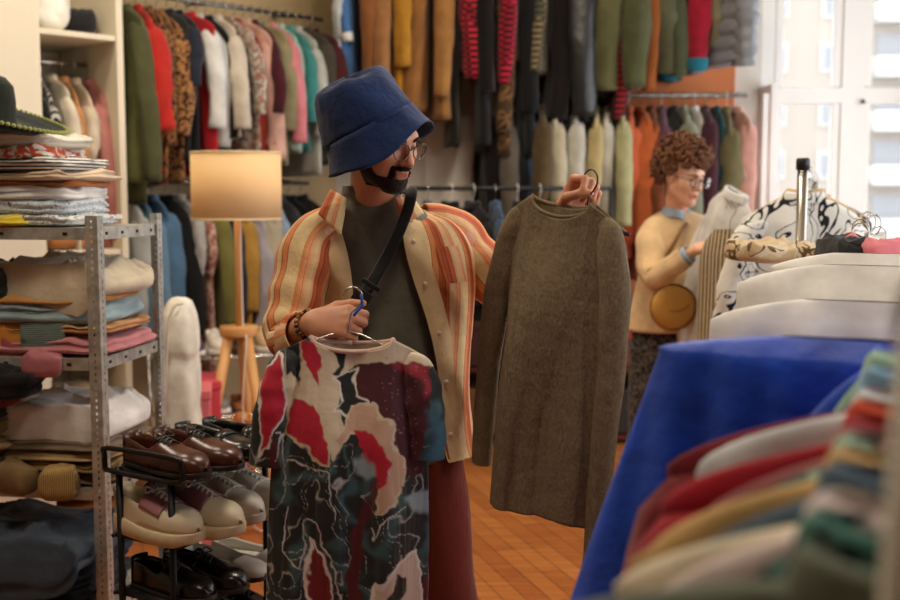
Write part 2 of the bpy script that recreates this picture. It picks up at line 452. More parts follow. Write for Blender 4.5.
# ------------------------------------------------------------------ shoes
def shoe_parts(style):
    """style: loafer, oxford, sneaker, flat. toe towards +y, sole at z=0, length .28"""
    Ls = .28; n = 34; mseg = 29
    sn = style == 'sneaker'
    s = np.linspace(0, 1, n); y = (s-.5)*Ls
    wid = .5*(.062+.036*np.sin(np.clip((s-.05)/.9, 0, 1)*PI*.72)**1.5+ .0)*np.sqrt(np.clip(1-((np.clip(s-.80, 0, 1))/.205)**2, .004, 1))*np.sqrt(np.clip(1-(np.clip(.14-s, 0, 1)/.15)**2, .02, 1))
    wid = wid*1.04+.002
    hs = {'loafer': (.062, .04), 'oxford': (.068, .048), 'sneaker': (.082, .055), 'flat': (.05, .036)}[style]
    hw = hs[0]*(1-.28*sstep(.1, .5, s))                                # wall height at the opening
    vt = hs[0]*.98-(hs[0]-hs[1])*sstep(.42, .8, s)                      # vamp top
    toe = np.sqrt(np.clip(1-(np.clip(s-.78, 0, 1)/.235)**2, .05, 1))
    vt = vt*toe; op = {'loafer': .55, 'oxford': .43, 'sneaker': .42, 'flat': .62}[style]
    closed = sstep(op-.05, op+.05, s)
    base = .032 if sn else .012
    P = np.zeros((n, mseg, 3))
    for i in range(n):
        for j in range(mseg):
            a = j/(mseg-1)*2-1      # -1..1 across
            aa = abs(a); sg = 1 if a >= 0 else -1
            # outer closed profile
            th = (1-aa)*PI/2
            xc = wid[i]*math.cos(th)**.8*sg if aa < 1 else wid[i]*sg
            zc = vt[i]*math.sin(th)**.65 if aa < 1 else 0
            # open profile: outer wall from aa=1 to .6, rim, inner wall to .35, insole
            if aa > .6: q = (1-aa)/.4; xo = wid[i]*(1-.1*q*q)*sg; zo = hw[i]*q
            elif aa > .35: q = (.6-aa)/.25; xo = wid[i]*(.9-.12*min(1, q*3))*sg; zo = hw[i]*(1-q)+.012*q
            else: xo = wid[i]*.78*a/.35; zo = .012
            c = closed[i]
            P[i, j] = (xo*(1-c)+xc*c, y[i], base+zo*(1-c)+zc*c)
    P = np.concatenate([P, np.tile(P[-1].mean(0)+np.array((0, .002, 0)), (1, mseg, 1))])
    V, F, U = grid(P)
    up = MB().add(V, F, U)
    hl = MB()
    # heel counter
    k = [i for i in range(mseg) if True]
    rim = P[0]; c = np.array([0, y[0]-.0, base]); V2 = [tuple(p) for p in rim]+[(p[0]*.6, p[1]-.006, p[2]) for p in rim]
    bk = np.zeros((4, 15, 3))
    for r_ in range(4):
        for j in range(15):
            t = j/14*PI; bk[r_, j] = (wid[2]*.98*math.cos(t), y[2]-.014*math.sin(t), base+hs[0]*(1.03 if r_ == 3 else r_/3*1.0))
    up.add(*grid(bk))
    # sole
    so = MB(); a = []
    out = [(wid[i]*(1.08 if sn else 1.04)+.003, y[i]) for i in range(n)]
    ring = [(x, yy) for x, yy in out]+[(-x, yy) for x, yy in reversed(out)]
    ring = np.array(ring); rows = []
    zs = [(0, .94), (.004, 1.0), (.018, 1.03), (.030, 1.0), (.034, .93)] if sn else [(0, 1), (.004, 1.0), (.011, 1.0), (.013, .96)]
    for z, k_ in zs:
        zz = np.full(len(ring), z)
        if sn: zz = zz+(.008*sstep(.35, .5, ring[:, 1]/Ls+.0)) if z < .01 else zz+.014*sstep(.1, -.5, ring[:, 1]/Ls)*(z > .02)
        rows.append(np.column_stack([ring[:, 0]*k_*(1+(.02*np.sin(ring[:, 1]*190) if sn and z > .003 and z < .03 else 0)), ring[:, 1]*(1+.01*(k_-1)), zz]))
    so.add(*grid(np.array(rows), True, True, True))
    if not sn:
        so.box((0, y[0]+.035, -.008), (.058, .06, .022))
    la = MB(); tg = MB(); st = MB()
    if style in ('sneaker', 'oxford'):
        for i_ in range(5 if sn else 3):
            ss = op+.03+i_*.052; zi = base+np.interp(ss, s, vt)+.003; yy = (ss-.5)*Ls; hwid = .022-.002*i_
            la.tube([(-hwid, yy, zi-.008), (0, yy+.006, zi+.002), (hwid, yy+.012, zi-.008)], .0028, 6, 3)
            la.tube([(hwid, yy, zi-.008), (0, yy+.006, zi+.003), (-hwid, yy+.012, zi-.008)], .0028, 6, 3)
        zi = base+np.interp(op+.02, s, vt)+.006
        for sx in (-1, 1): la.tube([(0, (op-.48)*Ls, zi), (sx*.02, (op-.49)*Ls, zi+.01), (sx*.03, (op-.44)*Ls, zi-.002), (sx*.006, (op-.46)*Ls, zi)], .0022, 6, 4)
        zt = base+hs[0]
        T = np.zeros((6, 7, 3))
        for i in range(6):
            for j in range(7):
                u = j/6*2-1; q = i/5; T[i, j] = (u*.022*(1-.25*q), (op-.47+.12*(1-q)-.06)*Ls, zt*(.82+.36*q)-.006*u*u)
        tg.add(*grid(T))
    if sn:
        T = np.zeros((10, 21, 3))
        for i in range(10):
            for j in range(21):
                sx_ = op+.015+i/9*.27; t = PI*(.16+.68*j/20); T[i, j] = (np.interp(sx_, s, wid)*1.04*math.cos(t)*abs(math.cos(t))**-.2 if abs(math.cos(t)) > .01 else 0, (sx_-.5)*Ls, base+(np.interp(sx_, s, vt)+.0025)*math.sin(t)**.65)
        st.add(*grid(T))
    if style in ('loafer',):
        ss = .60; T = np.zeros((3, 13, 3))
        for i in range(3):
            for j in range(13):
                sx_ = ss+(i-1)*.045; t = j/12*PI; T[i, j] = (np.interp(sx_, s, wid)*1.03*math.cos(t), (sx_-.5)*Ls, base+(np.interp(sx_, s, vt)+.003)*math.sin(t)**.65)
        st.add(*grid(T))
    return up, so, la, tg, st
_sh = {}
def shoe(style, label, up_m, sole_m, loc, rz, lace_m=None, group=None, mirror=1, scale=1.0, panel=None, name='shoe'):
    key = (style, up_m.name, sole_m.name)
    if key not in _sh:
        q = shoe_parts(style); nm = ('upper', 'sole', 'laces', 'tongue', 'strap')
        ms = (up_m, sole_m, lace_m or up_m, panel or up_m, panel or up_m); _sh[key] = []
        for b, n_, m_ in zip(q, nm, ms):
            if b.v:
                me = mesh(n_, b.v, b.f); me.materials.append(m_); _sh[key].append((n_, me))
    t = thing(name, label, 'shoe', loc, rz, group); t.scale = (scale, scale, scale)
    for n_, me in _sh[key]:
        o = link(n_, me, None, t)
        if n_ in ('upper', 'tongue', 'strap'):
            md = o.modifiers.new('thick', 'SOLIDIFY'); md.thickness = .002
    return t
# ------------------------------------------------------------------ people
def skin_mat(base, name, lips=(176, 92, 80)):
    m, nt, b = nodes(name); L = nt.links.new
    at = N(nt, 'ShaderNodeAttribute'); at.attribute_name = 'tint'
    no = N(nt, 'ShaderNodeTexNoise'); no.inputs['Scale'].default_value = 40
    mx = N(nt, 'ShaderNodeMix', data_type='RGBA'); mx.blend_type = 'MULTIPLY'; mx.inputs[0].default_value = .25
    tc = N(nt, 'ShaderNodeTexCoord'); L(tc.outputs['Object'], no.inputs['Vector'])
    r = ramp(nt, [(.3, (215, 190, 180)), (.7, (255, 255, 255))]); L(no.outputs['Fac'], r.inputs['Fac'])
    L(at.outputs['Color'], mx.inputs[6]); L(r.outputs['Color'], mx.inputs[7]); L(mx.outputs[2], b.inputs['Base Color'])
    b.inputs['Roughness'].default_value = .48
    b.inputs['Subsurface Weight'].default_value = .12; b.inputs['Subsurface Radius'].default_value = (.012, .005, .003); b.inputs['Subsurface Scale'].default_value = 1.0
    return m
def basis(face, up=(0, 0, 1)):
    f = Vector(face).normalized(); u = Vector(up); x = f.cross(u).normalized(); u = x.cross(f).normalized()
    return Matrix((x, f, u)).transposed()
def head_prims(S, O, H, s=1.0, fem=False):
    T = lambda *p: O+H @ (Vector(p)*s)
    Hn = np.array(H)
    e = lambda c, r, k=.02, sub=False: S.ell(T(*c), [q*s for q in r], Hn, k, sub)
    c = lambda a, b, ra, rb, k=.015: S.cone(T(*a), T(*b), ra*s, rb*s, k)
    e((0, -.018, .035), (.077, .097, .086))
    e((0, .03, -.025), (.062, .062, .088), .03)
    for sx in (-1, 1):
        c((sx*.052, .0, -.06), (sx*.016, .068, -.105), .02, .017, .03)
        e((sx*.04, .055, -.03), (.024, .026, .022), .025)
        c((sx*.012, .088, .022), (sx*.045, .07, .022), .009, .008, .015)
    c((0, .066, -.108), (0, .07, -.1), .021, .019, .02)
    c((0, .088, .008), (0, .112, -.036), .0075, .0125, .012)
    for sx in (-1, 1):
        c((sx*.0135, .100, -.040), (sx*.012, .092, -.042), .0085, .008, .008)
        e((sx*.032, .099, -.002), (.018, .016, .012), None, .012, True) if False else S.ell(T(sx*.032, .101, -.003), [.019*s, .017*s, .012*s], Hn, .012, True)
        e((sx*.031, .074, -.003), (.0135, .0135, .0115), .006)
        e((sx*.078, -.008, -.012), (.009, .018, .030), .01)
    c((-.019, .090, -.068), (.019, .090, -.068), .006, .006, .007); c((-.008, .096, -.066), (.008, .096, -.066), .006, .006, .006)
    c((-.015, .090, -.079), (.015, .090, -.079), .008, .008, .006)
    return T
def head_ell_fix(): pass
def hand_prims(S, wrist, f, n, s, sz=1.0, curl=(70, 75, 45), spread=0, thumb=None, curls=None):
    """f wrist->knuckles, n back of the hand, s towards the index finger"""
    f = Vector(f).normalized(); n = (Vector(n)-f*Vector(n).dot(f)).normalized(); s_ = Vector(s); s = (s_-f*s_.dot(f)-n*s_.dot(n)).normalized()
    w = Vector(wrist)
    ox = (.030, .010, -.011, -.030); rr = (.0098, .0100, .0095, .0084); ln = ((.044, .027, .021), (.048, .031, .022), (.044, .029, .021), (.035, .021, .018)); kl = (.088, .090, .085, .077)
    tips = []
    for i in range(4):
        mc = w+f*kl[i]*sz+s*ox[i]*sz+n*(.003 if i in (1, 2) else 0)
        S.cone(w+s*ox[i]*.62*sz+f*.004, mc, .0155*sz, .0118*sz, .014)
        p = mc; ang = 0; cc = curls[i] if curls else curl
        for j in range(3):
            ang += cc[j]; a = math.radians(ang)
            d = (f*math.cos(a)-n*math.sin(a)+s*spread*(1.5-i)*.1).normalized(); q = p+d*ln[i][j]*sz
            S.cone(p, q, rr[i]*sz*(1-.08*j), rr[i]*sz*(1-.08*(j+1)), .0035 if j else .006)
            p = q
        tips.append(p)
    th = thumb or ((.55, .75, -.25), (.8, .35, -.5), (.85, .0, -.6))
    p = w+f*.018*sz+s*.022*sz-n*.004
    for j, (l, r0, r1) in enumerate(((.046, .0165, .0125), (.034, .0122, .0108), (.027, .0108, .0088))):
        d = (f*th[j][0]+s*th[j][1]+n*th[j][2]).normalized(); q = p+d*l*sz; S.cone(p, q, r0*sz, r1*sz, .012 if j == 0 else .004); p = q
    return tips, p
def loft(name, rows, mat, parent=None, seg=96, a0=None, a1=None, amp=0, seed=1, power=1.0, sub=5, disp=None, solid=.003, nm=None):
    """rows: (centre, half width, half depth, forward dir or None). a0/a1 per row: start/end angle, 0 = front, positive towards +x"""
    n = len(rows)
    R = np.array([[*r[0], r[1], r[2], (a0[i] if a0 is not None else 0), (a1[i] if a1 is not None else 0)] for i, r in enumerate(rows)])
    Q = catmull(R, sub)
    P = np.zeros((len(Q), seg, 3)); U = np.zeros((len(Q), seg, 2)); closed = a0 is None
    v = 0; Sn = sines(seed, 5, 9, 26, 3)
    for i, q in enumerate(Q):
        t = np.linspace(-PI, PI, seg, endpoint=False) if closed else np.linspace(q[5], q[6], seg)
        sn, cs = np.sin(t), np.cos(t)
        x = q[3]*np.sign(sn)*np.abs(sn)**power; y = -q[4]*np.sign(cs)*np.abs(cs)**power
        f = i/(len(Q)-1)
        ff = fold(Sn, t*.22*1.0, f*1.1*np.ones_like(t)); k = 1+amp*ff*(.35+.65*f)
        P[i, :, 0] = q[0]+x*k; P[i, :, 1] = q[1]+y*k; P[i, :, 2] = q[2]
        U[i, :, 0] = t*.2; U[i, :, 1] = q[2]
    if disp is not None: P = disp(P)
    V, F, UU = grid(P, closed, False, False, U)
    o = link(name, mesh(nm or name, V, F, UU), mat, parent)
    if solid:
        md = o.modifiers.new('thick', 'SOLIDIFY'); md.thickness = solid; md.offset = -1
    return o, P
def sleeve(name, pts, rr, mat, parent, seed=1, seg=48, sub=6, amp=.13, uvw=.36, up=(0, 0, 1), nm=None, crease=1.0):
    P = tube_pts(pts, rr, seg, sub, up=up)
    c = P.mean(1, keepdims=True); D = (P-c); D = D/(np.linalg.norm(D, axis=2, keepdims=True)+1e-9)
    a = np.linspace(0, 2*PI, seg, endpoint=False)[None]; s = np.linspace(0, 1, P.shape[0])[:, None]
    g = np.random.RandomState(seed); w = 0
    for i in range(5):
        k = g.randint(1, 4); w = w+np.sin(k*a+g.uniform(0, 6)+s*g.uniform(5, 22)*g.choice((-1, 1)))*g.uniform(.5, 1)
    w = w/4+crease*.5*np.sin(s*34+1.8*np.sin(a+g.uniform(0, 6)))*np.exp(-((s-.6)/.28)**2)
    R = np.linalg.norm(P-c, axis=2); P = P+D*(w*amp*R)[:, :, None]
    U = np.stack([np.tile(a/(2*PI)*uvw, (P.shape[0], 1)), np.tile(s*.5, (1, seg))], -1)
    # close the round with a duplicate column so that the stripes do not smear
    P = np.concatenate([P, P[:, :1]], 1); U = np.concatenate([U, U[:, :1]+np.array([uvw, 0])], 1)
    V, F, UU = grid(P, False, False, False, U)
    o = link(name, mesh(nm or name, V, F, UU), mat, parent); md = o.modifiers.new('thick', 'SOLIDIFY'); md.thickness = .0035; md.offset = -1
    return o
def stripes_mat():
    m, nt, b = nodes('striped cotton'); L = nt.links.new
    uv = N(nt, 'ShaderNodeUVMap'); uv.uv_map = 'UVMap'; sp = N(nt, 'ShaderNodeSeparateXYZ'); L(uv.outputs[0], sp.inputs[0])
    no = N(nt, 'ShaderNodeTexNoise'); no.inputs['Scale'].default_value = 5; L(uv.outputs[0], no.inputs['Vector'])
    d = N(nt, 'ShaderNodeMath', operation='MULTIPLY_ADD'); L(no.outputs['Fac'], d.inputs[0]); d.inputs[1].default_value = .012; L(sp.outputs['X'], d.inputs[2])
    mu = N(nt, 'ShaderNodeMath', operation='MULTIPLY'); L(d.outputs[0], mu.inputs[0]); mu.inputs[1].default_value = 1/.108
    fr = N(nt, 'ShaderNodeMath', operation='FRACT'); L(mu.outputs[0], fr.inputs[0])
    cr, o1, o2, ru, pe = (222, 192, 142), (214, 132, 74), (192, 94, 44), (140, 50, 24), (226, 160, 112)
    r = ramp(nt, [(0, cr), (.20, cr), (.21, ru), (.23, o1), (.35, o1), (.36, ru), (.375, o2), (.42, o2), (.43, ru), (.45, o2), (.50, ru), (.52, o2), (.57, o2), (.58, ru), (.6, pe), (.66, cr), (.78, pe), (.79, o2), (.8, pe), (.9, o1), (.91, cr)])
    L(fr.outputs[0], r.inputs['Fac']); L(r.outputs['Color'], b.inputs['Base Color'])
    b.inputs['Roughness'].default_value = .85; b.inputs['Sheen Weight'].default_value = .1
    n2 = N(nt, 'ShaderNodeTexNoise'); n2.inputs['Scale'].default_value = 26; n2.inputs['Detail'].default_value = 5
    tc = N(nt, 'ShaderNodeTexCoord'); L(tc.outputs['Object'], n2.inputs['Vector'])
    bp = N(nt, 'ShaderNodeBump'); bp.inputs['Strength'].default_value = .35; bp.inputs['Distance'].default_value = .02
    L(n2.outputs['Fac'], bp.inputs['Height']); L(bp.outputs[0], b.inputs['Normal'])
    return m
def glasses(parent, O, H, s, metal, round_=True, lens=None):
    T = lambda *p: O+H @ (Vector(p)*s)
    g = link('eyeglasses', None, None, parent)
    fr = MB(); ln = MB(); tm = MB()
    for sx in (-1, 1):
        a = np.linspace(0, 2*PI, 33)
        pw = 1.0 if round_ else .75
        rim = [T(sx*.033+.025*np.sign(math.cos(q))*abs(math.cos(q))**pw, .116-.006*abs(math.cos(q))*1.0-(.004 if sx*math.cos(q) > 0 else 0), -.006+.022*np.sign(math.sin(q))*abs(math.sin(q))**pw) for q in a]
        fr.tube(rim, (.0015 if round_ else .0026)*s, 6)
        V = [T(sx*.033, .112, -.006)]+rim[:-1]; ln.add(V, [(0, i+1, (i+1) % 32+1) for i in range(32)])
        tm.tube([T(sx*.058, .106, .002), T(sx*.074, .09, .002), T(sx*.082, .0, -.002), T(sx*.083, -.02, -.02)], .0017*s, 6, 3)
    fr.tube([T(-.010, .114, .0), T(0, .117, .005), T(.010, .114, .0)], .0015*s, 6, 2)
    fr.build('rim', metal, g); o = ln.build('lens', lens, g); tm.build('temple', metal, g)
    return g
def glass_mat():
    m, nt, b = nodes('lens glass'); L = nt.links.new
    b.inputs['Transmission Weight'].default_value = 1; b.inputs['Roughness'].default_value = .02; b.inputs['IOR'].default_value = 1.45; b.inputs['Base Color'].default_value = (.97, .96, .94, 1)
    tr = N(nt, 'ShaderNodeBsdfTransparent'); gl = N(nt, 'ShaderNodeBsdfGlossy'); gl.inputs['Roughness'].default_value = .03
    fx = N(nt, 'ShaderNodeFresnel'); fx.inputs['IOR'].default_value = 1.18; mx = N(nt, 'ShaderNodeMixShader')
    L(fx.outputs[0], mx.inputs[0]); L(tr.outputs[0], mx.inputs[1]); L(gl.outputs[0], mx.inputs[2]); L(mx.outputs[0], nt.nodes['Material Output'].inputs['Surface'])
    return m
GLASS = glass_mat()
def curly(parent, O, H, s, mat, seed=3):
    g = np.random.RandomState(seed); m = MB()
    # undercap
    a = np.linspace(0, 2*PI, 40, endpoint=False)
    for i in range(330):
        while True:
            d = g.normal(size=3); d /= np.linalg.norm(d)
            # hair covers top, back and sides, leaves the face free
            if d[2] < -.62: continue
            if d[1] > .25 and d[2] < .20 and abs(d[0]) < .93: continue
            if d[1] > .0 and d[2] < -.1: continue
            break
        R0 = np.array((.088, .108, .098))*s
        base = np.array((0, -.022, .03))*s+d*R0*(.86+.1*g.rand()); L_ = (.028+.022*g.rand())*s*(1.0+.6*max(0, d[2]))
        t = g.normal(size=3); t -= d*t.dot(d); t /= np.linalg.norm(t); b = np.cross(d, t)
        rr = (.007+.006*g.rand())*s; tu = g.uniform(1.2, 2.3); ph = g.uniform(0, 6)
        drift = np.array((0, 0, -.012*s)) if d[2] < .3 else t*.012*s
        pts = []
        for q in np.linspace(0, 1, 14):
            w = tu*2*PI*q+ph; c = base+d*L_*q+drift*q*q+t*rr*math.cos(w)+b*rr*math.sin(w)
            pts.append(O+H @ Vector(c))
        m.tube(pts, [.0062*s]*10+[.0052*s, .0045*s, .0035*s, .0015*s], 5)
    o = m.build('curly_hair', mat, parent)
    cap = MB(); P = []
    for z in np.linspace(-.75, 1, 22):
        r = math.sqrt(max(0, 1-z*z)); row = []
        for q in a:
            d = np.array((r*math.cos(q), r*math.sin(q), z)); 
            f = 1.0
            if d[1] > .1 and d[2] < .30: f = .78
            row.append(tuple(O+H @ Vector(np.array((0, -.026, .032))*s+d*np.array((.086, .104, .098))*s*f)))
        P.append(row)
    V, F, U = grid(np.array(P), True); link('hair_base', mesh('hair_base', V, F), mat, o)
    return o
# ---------------------------------------------------------------- the man
STR = stripes_mat()
def build_man():
    t = thing('person', 'man in blue bucket hat and orange striped open shirt holding up two tops', 'person', W(400, 590, 2.85)*1, 0)
    t.location = (-.12, 2.85, 0)
    off = Vector((-.12, 2.85, 0))
    def add(o): o.parent = t; o.location = -off if o.parent is t else o.location; return o
    inv = -off
    S = SDF()
    f = Vector((.70, -.64, -.33)).normalized(); up = Vector((-.10, .0, 1))
    H = basis(f, up)
    chin = W(394, 188, 2.70); s = .92
    O = chin-H @ (Vector((0, .072, -.118))*s)
    T = head_prims(S, O, H, s)
    N_ = W(372, 208, 2.86)
    S.cone(T(0, -.02, -.05), N_, .058, .060, .03)
    shL = W(316, 240, 2.80); shR = W(456, 238, 2.92)
    C = W(384, 268, 2.88)
    S.ell(C, (.165, .10, .15), None, .05); S.ell(W(386, 345, 2.88), (.14, .095, .15), None, .06); S.ell(W(390, 425, 2.88), (.155, .105, .11), None, .05)
    for sh in (shL, shR): S.cone(N_+Vector((0, 0, -.05)), sh, .035, .046, .03)
    elL = W(289, 338, 2.74); wrL = W(312, 324, 2.54); elR = W(504, 288, 2.97); wrR = W(566, 214, 2.62)
    S.cone(shL, elL, .052, .042, .03); S.cone(elL, wrL, .042, .028, .02)
    S.cone(shR, elR, .052, .042, .03); S.cone(elR, wrR, .042, .027, .02)
    # his right hand, knuckles to the camera, thumb and index pinching the hook
    hand_prims(S, wrL, (.93, -.22, .10), (-.12, -.80, .48), (.05, .48, .85), 1.0, curls=((48, 62, 38), (60, 72, 45), (66, 76, 45), (70, 78, 45)), thumb=((.75, .6, -.3), (.95, .2, -.2), (.95, .05, -.3)))
    # his left hand round the stem of the other hanger
    hand_prims(S, wrR, (.42, -.25, .80), (-.35, .85, .3), (-.75, -.2, .5), .98, curls=((62, 80, 50), (68, 85, 50), (72, 85, 50), (76, 85, 50)), thumb=((.65, .45, -.6), (.75, -.3, -.7), (.55, -.65, -.5)))
    # legs and feet
    for sx, hp, kn, an in ((-1, W(352, 440, 2.88), Vector((-.24, 2.84, .50)), Vector((-.26, 2.88, .09))), (1, W(424, 440, 2.88), Vector((-.02, 2.86, .50)), Vector((.03, 2.92, .09)))):
        S.cone(hp, kn, .085, .056, .04); S.cone(kn, an, .056, .038, .03); S.cone(an+Vector((0, .02, -.05)), an+Vector((sx*.03, -.16, -.055)), .035, .028, .02)
    me, V = S.mesh('person_body', .0042)
    tint = np.tile(np.array(lin((204, 142, 108))), (len(V), 1))
    q = (V-np.array(O))@np.array(H)/s
    lip = np.exp(-((q[:, 0]/.022)**4+((q[:, 2]+.0735)/.0105)**4))*(q[:, 1] > .08)
    tint = tint*(1-lip[:, None])+np.array(lin((172, 88, 78)))*lip[:, None]
    eye = np.exp(-(((np.abs(q[:, 0])-.031)/.013)**4+((q[:, 2]+.003)/.0045)**4))*(q[:, 1] > .07)
    tint = tint*(1-eye[:, None])+np.array(lin((52, 34, 28)))*eye[:, None]
    col = np.array(lin((198, 124, 92))); nose = np.exp(-((q[:, 0]/.03)**2+((q[:, 2]+.035)/.025)**2))*(q[:, 1] > .09)
    tint = tint*(1-nose[:, None]*.5)+col*nose[:, None]*.5
    color_attr(me, tint)
    b = link('body', me, skin_mat((0, 0, 0), 'man skin'), t, inv)
    # beard and moustache: a thin layer over the jaw
    HS = SDF(); head_prims(HS, O, H, s); HS.cone(T(0, -.02, -.05), N_, .058, .060, .03)
    Hn = np.array(H); On = np.array(O)
    def beard(P, d):
        q = (P-On)@Hn/s
        ax = np.abs(q[:, 0])
        jaw = (q[:, 2] < -.050-.0+ .25*np.clip(.03-q[:, 1], -.1, .1)*0) & (q[:, 1] > -.002)
        low = -.083-.020*sstep(.0, .03, ax)*0
        # upper edge: high at the ears, low on the cheeks, meets the moustache
        ub = -.085+.075*sstep(.055, .005, q[:, 1])
        ub = np.where((ax < .034) & (q[:, 1] > .07), np.where(ax < .026, -.0865, -.052), ub)
        mous = (q[:, 2] < -.050) & (q[:, 2] > -.0625) & (ax < .033) & (q[:, 1] > .07)
        side = (q[:, 2]-ub)*s
        reg = np.where(mous, -1, np.maximum(side, (-.004-q[:, 1])*s))
        lowcut = (-.132-q[:, 2])*s
        g = .0042+.0022*np.sin(P[:, 0]*700+P[:, 1]*500)*np.sin(P[:, 2]*650)
        return np.maximum(np.maximum(d-g, reg), lowcut)
    bm, BV = HS.mesh('beard', .003, post=beard, lo=np.array(O)-.16, hi=np.array(O)+.17)
    link('beard', bm, fabric((40, 24, 18), None, bump=.6), t, inv)
    # short hair at the back under the hat
    def hair(P, d):
        q = (P-On)@Hn/s
        return np.maximum(d-.007, np.maximum(np.maximum(q[:, 1]+.012, q[:, 2]-.06), -.06-q[:, 2])*s)
    hm, _ = HS.mesh('short_hair', .004, post=hair, lo=np.array(O)-.16, hi=np.array(O)+.17)
    link('short_hair', hm, fabric((38, 24, 18), None, bump=.6), t, inv)
    eb = MB()
    for sx in (-1, 1): eb.tube([T(sx*.014, .098, .017), T(sx*.03, .097, .024), T(sx*.05, .08, .018)], [.003, .0042, .002], 6, 3)
    eb.build('eyebrows', fabric((40, 24, 18), None), t, loc=inv)
    g = glasses(t, O, H, s, plain((92, 74, 58), .3, 1, 'bronze wire'), True, GLASS); g.location = inv
    # bucket hat
    A = Vector((-.46, -.05, .88)).normalized(); hx = A.cross(Vector((0, 1, 0))).normalized(); hy = A.cross(hx)
    HM = Matrix((hx, hy, A)).transposed(); hk_ = T(0, -.02, .04); hc = W(371, 128, hk_.y)
    prof = [(.0, .126), (.03, .1255), (.06, .123), (.080, .118), (.089, .110), (.096, .085), (.103, .05), (.108, .018), (.110, .0)]
    a = np.linspace(0, 2*PI, 72, endpoint=False); P = np.zeros((len(prof), 72, 3))
    for i, (r, z) in enumerate(prof):
        k = 1+.03*np.sin(3*a+1.2+z*20)*(i > 1)+.018*np.sin(7*a+z*30)*(i > 3)
        P[i] = np.stack([r*k*1.06*np.cos(a), r*k*1.0*np.sin(a), z+.006*np.sin(2*a+.5)*(i < 5)+.004*np.sin(5*a)*(i < 4)], -1)
    crown = P@np.array(HM).T+np.array(hc)
    prof2 = [(.1095, .006), (.1115, -.004), (.115, -.022), (.120, -.042), (.127, -.062), (.129, -.068)]
    B = np.zeros((len(prof2), 72, 3))
    for i, (r, z) in enumerate(prof2):
        w = i/5; k = 1+w*(.05*np.sin(2*a+.8)+.03*np.sin(5*a+2)+.012*np.sin(11*a))
        B[i] = np.stack([r*k*1.06*np.cos(a), r*k*np.sin(a), z+w*(.010*np.sin(2*a+2.2)+.008*np.sin(3*a))], -1)
    brim = B@np.array(HM).T+np.array(hc)
    navy = fabric((24, 42, 80), None, rough=.95, bump=.35)
    hat = MB().add(*grid(crown, True)).build('bucket_hat', navy, t, loc=inv); md = hat.modifiers.new('thick', 'SOLIDIFY'); md.thickness = .003
    br = MB().add(*grid(brim, True)).build('hat_brim', navy, hat); md = br.modifiers.new('thick', 'SOLIDIFY'); md.thickness = .003
    st = MB()
    for rr_ in (1.2, 2.2, 3.2, 4.2):
        i = int(rr_); fz = rr_-i; R = brim[i]*(1-fz)+brim[i+1]*fz; c = R.mean(0); R = c+(R-c)*1.004
        st.tube(list(R)+[R[0]], .0009, 4)
    st.build('stitching', fabric((20, 36, 70)), hat)
    # grey tee
    def row(py, cx, hw, hd, Y=2.88): return (W(cx, py, Y), hw*2.88/FPX, hd)
    rows = [row(186, 371, 27, .070, 2.83), row(192, 371, 28, .074, 2.84), row(200, 373, 32, .082, 2.86), row(211, 376, 46, .092, 2.87), row(224, 378, 62, .104), row(245, 380, 76, .112), row(290, 382, 78, .112), row(350, 384, 76, .116), row(410, 385, 76, .122), row(455, 385, 78, .125)]
    tee, _ = loft('grey_tee', rows, fabric((112, 110, 96), None, bump=.3), t, amp=.05, seed=4, solid=.003); tee.location = inv
    # open striped shirt
    data = [(205, 368, 37, .078, 330, 399), (214, 372, 60, .088, 334, 401), (224, 377, 80, .104, 339, 403), (245, 380, 90, .122, 344, 407), (280, 380, 93, .132, 350, 416), (320, 378, 94, .138, 358, 427), (360, 378, 94, .142, 364, 436), (400, 378, 95, .146, 368, 443), (440, 378, 98, .150, 372, 448), (453, 378, 99, .151, 372, 449)]
    rows = []; a0 = []; a1 = []
    for py, cx, hw, hd, ol, orr in data:
        rows.append((W(cx, py, 2.88), hw*2.88/FPX, hd))
        k = .955
        a0.append(math.asin(max(-1, min(1, ((orr-450)*k+450-cx)/hw)))); a1.append(2*PI+math.asin(max(-1, min(1, ((ol-450)*k+450-cx)/hw))))
    def dsp(P):
        n, m = P.shape[:2]; Q = P.copy()
        u = np.linspace(0, 1, m)[None]; v = np.linspace(0, 1, n)[:, None]
        w = .012*np.sin(u*58+3*v+1)*sstep(.1, .9, v)+.010*(.5-np.abs(np.sin(u*17-5*v+1.5*np.sin(v*5))))*2+.006*np.sin(v*16+u*22)+.006*(.5-np.abs(np.sin(u*9+v*11)))*2
        edge = np.exp(-(u/.04)**2)+np.exp(-((1-u)/.04)**2)
        Q[:, :, 1] -= w+edge*.008; Q[:, :, 0] += .006*np.sin(v*13+u*9)
        return Q
    sh, SP = loft('striped_shirt', rows, STR, t, seg=150, a0=a0, a1=a1, amp=.03, seed=8, disp=dsp, solid=.003); sh.location = inv
    # plackets with buttons, collar, pocket
    orange = fabric((208, 116, 62), 'vstripe', (232, 190, 140), 4); cream = fabric((228, 196, 146), None)
    for side, col_, nmx in ((0, 0, 'right'), (1, -1, 'left')):
        E = SP[:, col_]; I = SP[:, 7 if side == 0 else -8]
        Z = SP[:, :8] if side == 0 else SP[:, -8:]
        P = Z+np.array((0, -.0055, 0))
        V, F, U = grid(P); link('placket', mesh('placket', V, F), cream, sh)
    for i in range(6):
        E = SP[int(8+i*6), 3]; bm_ = MB().lathe([(0, .002), (.0055, .002), (.0065, 0)], 10, tuple(E+np.array((0, -.013, 0))), Matrix.Rotation(PI/2, 3, 'X')); bm_.build('button', plain((236, 214, 180), .3), sh)
